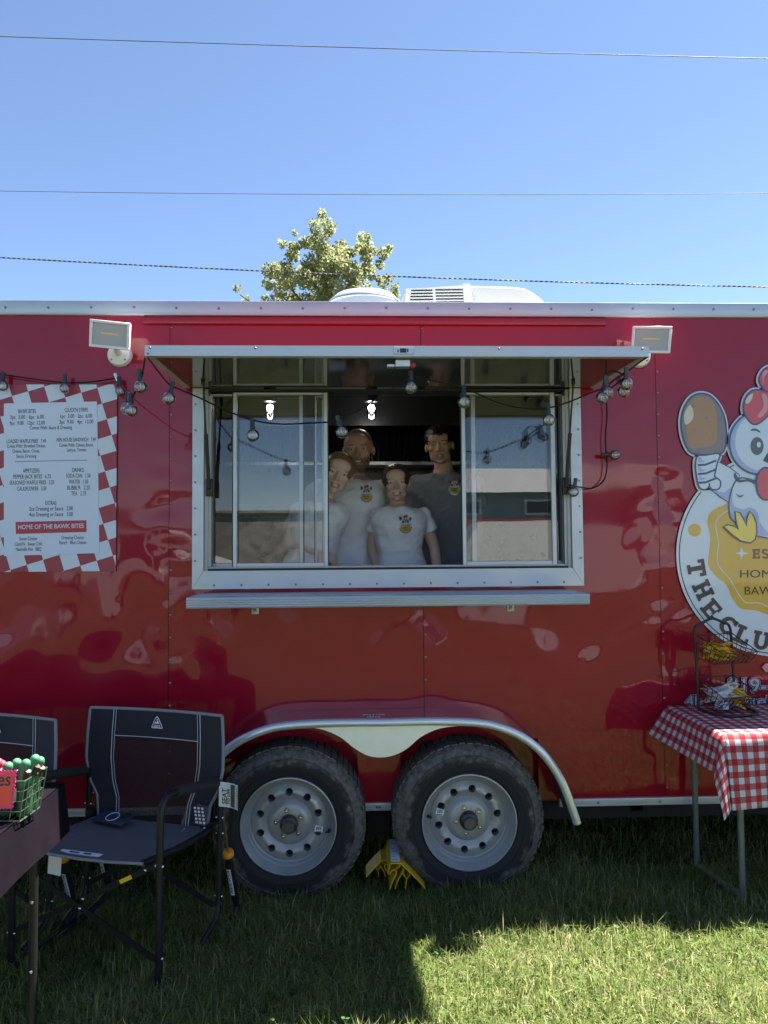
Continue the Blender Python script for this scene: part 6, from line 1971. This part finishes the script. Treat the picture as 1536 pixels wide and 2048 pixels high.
clp = [(652, 462, 13), (640, 478, 17), (662, 478, 17), (628, 496, 20), (652, 500, 23), (676, 498, 19), (640, 520, 25), (668, 524, 25), (612, 520, 19), (700, 512, 15), (722, 505, 15), (738, 500, 10), (742, 516, 16), (762, 520, 14), (774, 526, 10),
       (716, 530, 19), (700, 545, 23), (738, 544, 16), (757, 540, 11), (590, 530, 17), (566, 528, 17), (548, 522, 13), (538, 540, 15), (528, 556, 12), (552, 552, 19), (580, 556, 22), (610, 548, 25), (642, 552, 27), (674, 556, 25), (708, 566, 23), (734, 566, 15),
       (556, 580, 20), (586, 585, 23), (618, 582, 25), (650, 586, 25), (684, 588, 23), (714, 590, 19), (745, 585, 13), (770, 584, 13), (786, 592, 11), (538, 594, 14), (480, 598, 10), (494, 602, 7), (524, 598, 8), (770, 600, 14), (600, 506, 11), (588, 512, 9), (640, 610, 30), (580, 612, 28), (700, 615, 28)]
def tree_at(px, py): return at(px, py, YT)
base = tree_at(650, 606); 
tr = thing('cottonwood_tree', 'pale green tree rising behind the roof of the trailer', 'tree', (base.x, YT, 0.0))
px2m = (YT + 3.5) / 1500
cl = []
for a, b, r_ in clp:
    p = tree_at(a, b); r_m = r_ * px2m
    for k_ in range(3):
        q_ = Vector(p) + Vector((rsT.uniform(-.5, .5) * r_m, rsT.uniform(-1.4, 1.4), rsT.uniform(-.4, .4) * r_m))
        cl.append((tuple(q_), r_m * rsT.uniform(.55, .95)))
lm = leaves_mesh('crown', cl, 2700, .105, mt['leaf'], rsT)
o = bpy.data.objects.new('crown', lm); C.objects.link(o); adopt(o, tr); o['kind'] = 'stuff'
q = MB(); top_ = tree_at(650, 520)
q.tube([(base.x + .1, YT, -.1), (base.x + .05, YT, 2.5), (base.x - .05, YT + .1, 5), tuple(tree_at(646, 560)), tuple(top_)], [.30, .24, .18, .10, .03], 10); tk = q.build('trunk', mt['bark'], tr, 60)
for a, b, a0, b0 in ((560, 545, 648, 640), (740, 520, 648, 620), (600, 525, 648, 590), (700, 520, 648, 580), (652, 470, 648, 540), (770, 590, 650, 660), (485, 600, 646, 690), (560, 585, 646, 650)):
    A = tree_at(a0, b0); B_ = tree_at(a, b) + Vector((0, rsT.uniform(-.6, .6), 0)); m_ = A.lerp(B_, .5) + Vector((0, 0, -.15))
    q = MB(); q.tube(catmull([A, m_, B_], 5, False), [.07 - .055 * i / 10 for i in range(11)], 6); q.build('limb', mt['bark'], tk, 60)
mt['wire'] = mat('overhead_cable', (.06, .065, .075), .6)
for lab, Y, y0, ym_, y1, r_ in (('uppermost thin power line, sloping down to the right across the sky', 10.0, 73, 97, 117, .0075), ('level thin power line in the middle of the sky', 12.0, 382, 389, 386.5, .006), ('thick twisted cable just above the tree and the trailer roof', 9.0, 515, 552, 574, .0115)):
    A, Mm, B_ = at(0, y0, Y), at(768, ym_, Y), at(1536, y1, Y)
    def ptx(t_): return A * (2 * (t_ - .5) * (t_ - 1)) + Mm * (-4 * t_ * (t_ - 1)) + B_ * (2 * t_ * (t_ - .5))
    pts = [ptx(-1.2 + 3.4 * i / 60) for i in range(61)]
    if r_ > .01:
        t = thing('power_cable', lab, 'power line', tuple(pts[30]))
        q = MB(); q.tube(pts, .006, 6); q.build('messenger', mt['wire'], t, 60)
        n_ = 1700
        for ph_ in (0, math.pi):
            q = MB(); q.tube([ptx(-.25 + 1.5 * i / n_) + Vector((0, .0075 * math.cos(i * .42 + ph_), .0075 * math.sin(i * .42 + ph_))) for i in range(n_ + 1)], .0055, 5); q.build('twisted_conductor', mt['wire'], t, 60)
    else:
        q = MB(); q.tube(pts, r_, 6); tag(q.build('power_cable', mt['wire'], None, 60), lab, 'power line')
# ------------------------------------------------------------------ what stands across the lawn behind the photographer (seen in the paint and the panes)
mt['hedge'] = leaf_mat('hedge_leaf', (.055, .085, .03), .2)
cl = []
rsH = np.random.RandomState(4)
for i in range(420):
    x = rsH.uniform(-95, 95); h = 2.6 + 1.0 * mnoise.noise(Vector((x * .13, 1, 0))) + rsH.uniform(0, 1.6)
    cl.append(((x, -88 + rsH.uniform(-4, 4), rsH.uniform(.3, max(h, .8))), rsH.uniform(1.2, 2.2)))
o = bpy.data.objects.new('far_trees', leaves_mesh('far_trees', cl, 60, .5, mt['hedge'], rsH)); C.objects.link(o)
tag(o, 'belt of dark trees on the far side of the lawn', None, None, 'stuff')
bw_ = thing('block_wall', 'long grey rough wall beyond the gravel lot across from the trailer', 'wall', (-9, -30, .1))
mt['block'] = mat('grey_block', (.30, .28, .26), .95, var=.45, vscale=2.2, bump=.5, bscale=8)
q = MB(); q.box(-24, 2.0, -30.4, -30, .1, 3.0); w_ = q.build('wall', mt['block'], bw_)
q = MB(); q.rbox(-24.1, 2.1, -30.5, -29.9, 3.003, 3.15, .02); q.build('coping', mt['block'], bw_)
mt['van_white'] = mat('van_white', (.78, .78, .77), .3, coat=.6)
mt['shed'] = mat('shed_blue_grey', (.30, .38, .42), .6, var=.08, vscale=1)
mt['band'] = mat('shed_red_band', (.30, .06, .06), .6)
mt['roofing'] = mat('grey_roof', (.30, .31, .32), .6)
mt['dark_glass'] = mat('dark_glass', (.02, .025, .03), .08)
sd = thing('shed', 'blue grey market shed with a red band across the lawn', 'shed', (7.0, -24, 0))
q = MB(); q.box(2.0, 12.0, -27, -24, 0, 3.5); w_ = q.build('wall', mt['shed'], sd)
q = MB(); q.box(1.98, 12.02, -23.98, -23.94, 1.55, 2.5); q.build('band', mt['band'], w_)
for x in (3.2, 6.2, 9.2):
    q = MB(); q.box(x, x + 1.4, -23.97, -23.93, 2.62, 3.2); f_ = q.build('window', mt['van_white'], sd); q = MB(); q.box(x + .08, x + 1.32, -23.925, -23.92, 2.70, 3.12); q.build('pane', mt['dark_glass'], f_)
q = MB(); q.prism([(-27.3, 3.45), (-23.7, 3.45), (-25.5, 4.5)], (1.8, 0, 0), (0, 1, 0), (0, 0, 1), 10.4); q.build('roof', mt['roofing'], sd)
def van(x, y, rz, lab):
    t = thing('parked_van', lab, 'van', (x, y, 0.15), rz, 'white vans parked across the lawn')
    q = MB(); q.prism([(-2.4, .35), (2.45, .35), (2.5, .9), (1.75, 1.12), (1.2, 1.95), (-2.35, 2.0), (-2.45, .9)], (0, .95, 0), (1, 0, 0), (0, 0, 1), 1.9); part('body', q, mt['van_white'], t)
    q = MB(); q.prism([(1.18, 1.82), (1.66, 1.14), (.5, 1.14), (.5, 1.82)], (0, .9555, 0), (1, 0, 0), (0, 0, 1), .003); part('window', q, mt['dark_glass'], t)
    q = MB(); q.prism([(.3, 1.82), (.3, 1.14), (-.8, 1.14), (-.8, 1.82)], (0, .9555, 0), (1, 0, 0), (0, 0, 1), .003); part('window', q, mt['dark_glass'], t)
    for wx_ in (-1.55, 1.6):
        for s_ in (-1, 1):
            q = MB(); q.lathe([(0, -.1), (.30, -.1), (.33, -.06), (.33, .06), (.30, .1), (0, .1)], Matrix.Translation((wx_, s_ * .86, .33)) @ Matrix.Rotation(R(90), 4, 'X'), 20); w_ = part('wheel', q, mt['rubber'], t, 40)
            q = MB(); q.lathe([(0, .11), (.19, .11), (.2, .095)], Matrix.Translation((wx_, s_ * .86, .33)) @ Matrix.Rotation(R(90 if s_ < 0 else -90), 4, 'X'), 16); part('rim', q, mt['rim'], w_)
    return t
van(4.2, -15.5, R(180), 'white van parked on the lawn in front of the shed')
van(9.4, -16.5, R(176), 'white van parked right of the other one on the lawn')
van(-6.5, -20, R(8), 'white van parked alone at the left across the lawn')
mt['gravel'] = mat('pale_gravel', (.30, .285, .26), .95, var=.35, vscale=3, bump=.5, bscale=30)
q = MB(); q.add([(-60, -45, .115), (1.5, -45, .115), (1.5, -9, .115), (-60, -9, .115)], [(0, 1, 2, 3)])
tag(q.build('gravel_lot', mt['gravel']), 'pale gravel lot across the lawn', None, None, 'structure')
# ------------------------------------------------------------------ grass blades
def grass():
    rs = np.random.RandomState(8)
    def sow(n, x0, x1, y0, y1):
        return np.column_stack([rs.uniform(x0, x1, n), rs.uniform(y0, y1, n)])
    P_ = np.vstack([sow(118000, -2.1, 2.35, -1.45, -.05), sow(34000, -2.6, 2.9, -.05, .9), sow(16000, -3.4, 3.6, .9, 3.4), sow(22000, -3.2, 3.4, -2.6, -1.45), sow(16000, -4.6, -2.1, -2.4, .6), sow(14000, 2.35, 4.6, -2.4, .6)])
    n = len(P_)
    z = np.array([ground_z(x, y) for x, y in P_]) - .012
    pat = np.array([mnoise.noise(Vector((x * 1.8, y * 1.8, 4))) for x, y in P_])
    pat2 = np.array([mnoise.noise(Vector((x * 5.5, y * 5.5, 9))) for x, y in P_])
    h = rs.uniform(.028, .078, n) * (1 + .35 * pat + .25 * pat2)
    tuft = rs.rand(n) < .02; h[tuft] *= 1.5
    w = rs.uniform(.0020, .0044, n) * np.where(tuft, 1.5, 1)
    yaw = rs.uniform(0, 2 * np.pi, n); lean = np.abs(rs.normal(.70, .42, n)); 
    flat = rs.rand(n) < .22; lean[flat] += .8
    side = np.column_stack([np.cos(yaw), np.sin(yaw), np.zeros(n)])
    ld = yaw + np.pi / 2 + rs.normal(0, .4, n)
    ldv = np.column_stack([np.cos(ld), np.sin(ld)])
    def at_(f, cur):
        a = lean * cur
        r_ = h * f * np.sin(a); zz = h * f * np.cos(np.clip(a, 0, 1.5))
        return np.column_stack([P_[:, 0] + ldv[:, 0] * r_, P_[:, 1] + ldv[:, 1] * r_, z + zz])
    p0 = np.column_stack([P_, z]); p1 = at_(.5, .75); p2 = at_(1.0, 1.35)
    V = np.empty((n, 5, 3))
    V[:, 0] = p0 - side * w[:, None] / 2; V[:, 1] = p0 + side * w[:, None] / 2
    V[:, 2] = p1 + side * w[:, None] * .42; V[:, 3] = p1 - side * w[:, None] * .42; V[:, 4] = p2
    me = bpy.data.meshes.new('grass')
    me.vertices.add(n * 5); me.vertices.foreach_set('co', V.ravel())
    idx = np.arange(n) * 5
    lv = np.empty((n, 7), dtype=np.int32)
    for k_, o_ in enumerate((0, 1, 2, 3, 3, 2, 4)): lv[:, k_] = idx + o_
    me.loops.add(n * 7); me.loops.foreach_set('vertex_index', lv.ravel())
    me.polygons.add(n * 2)
    ls = np.empty((n, 2), dtype=np.int32); ls[:, 0] = np.arange(n) * 7; ls[:, 1] = np.arange(n) * 7 + 4
    me.polygons.foreach_set('loop_start', ls.ravel())
    me.update(calc_edges=True); me.validate()
    # colour per blade: fresh, dark and dry straw
    g = np.empty((n, 4)); g[:, 3] = 1
    fresh = np.array([.190, .255, .062]); dark = np.array([.140, .200, .055]); straw = np.array([.44, .42, .21])
    k1 = np.clip(.5 + .5 * pat2 + rs.normal(0, .3, n), 0, 1)[:, None]
    cb = dark * (1 - k1) + fresh * k1
    dry = (rs.rand(n) < np.clip(.22 + .25 * pat, .05, .6)); dry |= (flat & (rs.rand(n) < .35))
    cb[dry] = straw * rs.uniform(.6, 1.1, (dry.sum(), 1))
    g[:, :3] = cb * rs.uniform(.8, 1.2, (n, 1))
    ca = me.color_attributes.new('tint', 'FLOAT_COLOR', 'POINT'); ca.data.foreach_set('color', np.repeat(g, 5, axis=0).ravel())
    me.materials.append(leaf_mat('grass_blade', (1, 1, 1), .58))
    o = bpy.data.objects.new('grass', me); C.objects.link(o)
    return tag(o, 'short mixed green and straw coloured lawn grass', None, None, 'stuff')
grass()
def clover():
    rs = np.random.RandomState(12); V = []; F = []; Tn = []
    spots = [(700, 2020, .4, 26), (560, 1900, .35, 22), (640, 1840, .35, 20), (960, 1985, .5, 30), (1180, 2015, .4, 26), (870, 1768, .10, 16), (700, 1778, .15, 14), (1420, 1960, .4, 22), (1100, 1850, .4, 22), (300, 1960, .3, 16)]
    for px, py, r_, n in spots:
        p = ray(px, py); t_ = (.06 - CAM.z) / p.z; c = CAM + p * t_
        for _ in range(n):
            x, y = c.x + rs.normal(0, r_ * .5), c.y + rs.normal(0, r_ * .35)
            z = ground_z(x, y) + rs.uniform(.02, .055)
            for k_ in range(3):
                a = rs.uniform(0, 6.28) + k_ * 2.1; s_ = rs.uniform(.006, .011); tl = rs.uniform(-.3, .5)
                d = np.array([math.cos(a), math.sin(a), tl]); e = np.array([-math.sin(a), math.cos(a), 0])
                o = len(V); b = np.array([x, y, z])
                V += [b, b + d * s_ * .7 + e * s_ * .55, b + d * s_ * 1.4, b + d * s_ * .7 - e * s_ * .55]; F.append((o, o + 1, o + 2, o + 3))
                kk = rs.uniform(.7, 1.3); Tn += [(.075 * kk, .15 * kk, .035 * kk, 1)] * 4
    me = bpy.data.meshes.new('clover'); me.from_pydata([tuple(v) for v in V], [], F)
    ca = me.color_attributes.new('tint', 'FLOAT_COLOR', 'POINT'); ca.data.foreach_set('color', np.array(Tn).ravel())
    me.materials.append(leaf_mat('clover_leaf', (1, 1, 1), .4)); me.update()
    o = bpy.data.objects.new('clover', me); C.objects.link(o)
    tag(o, 'small clover and weed leaves scattered through the lawn', None, None, 'stuff')
clover()
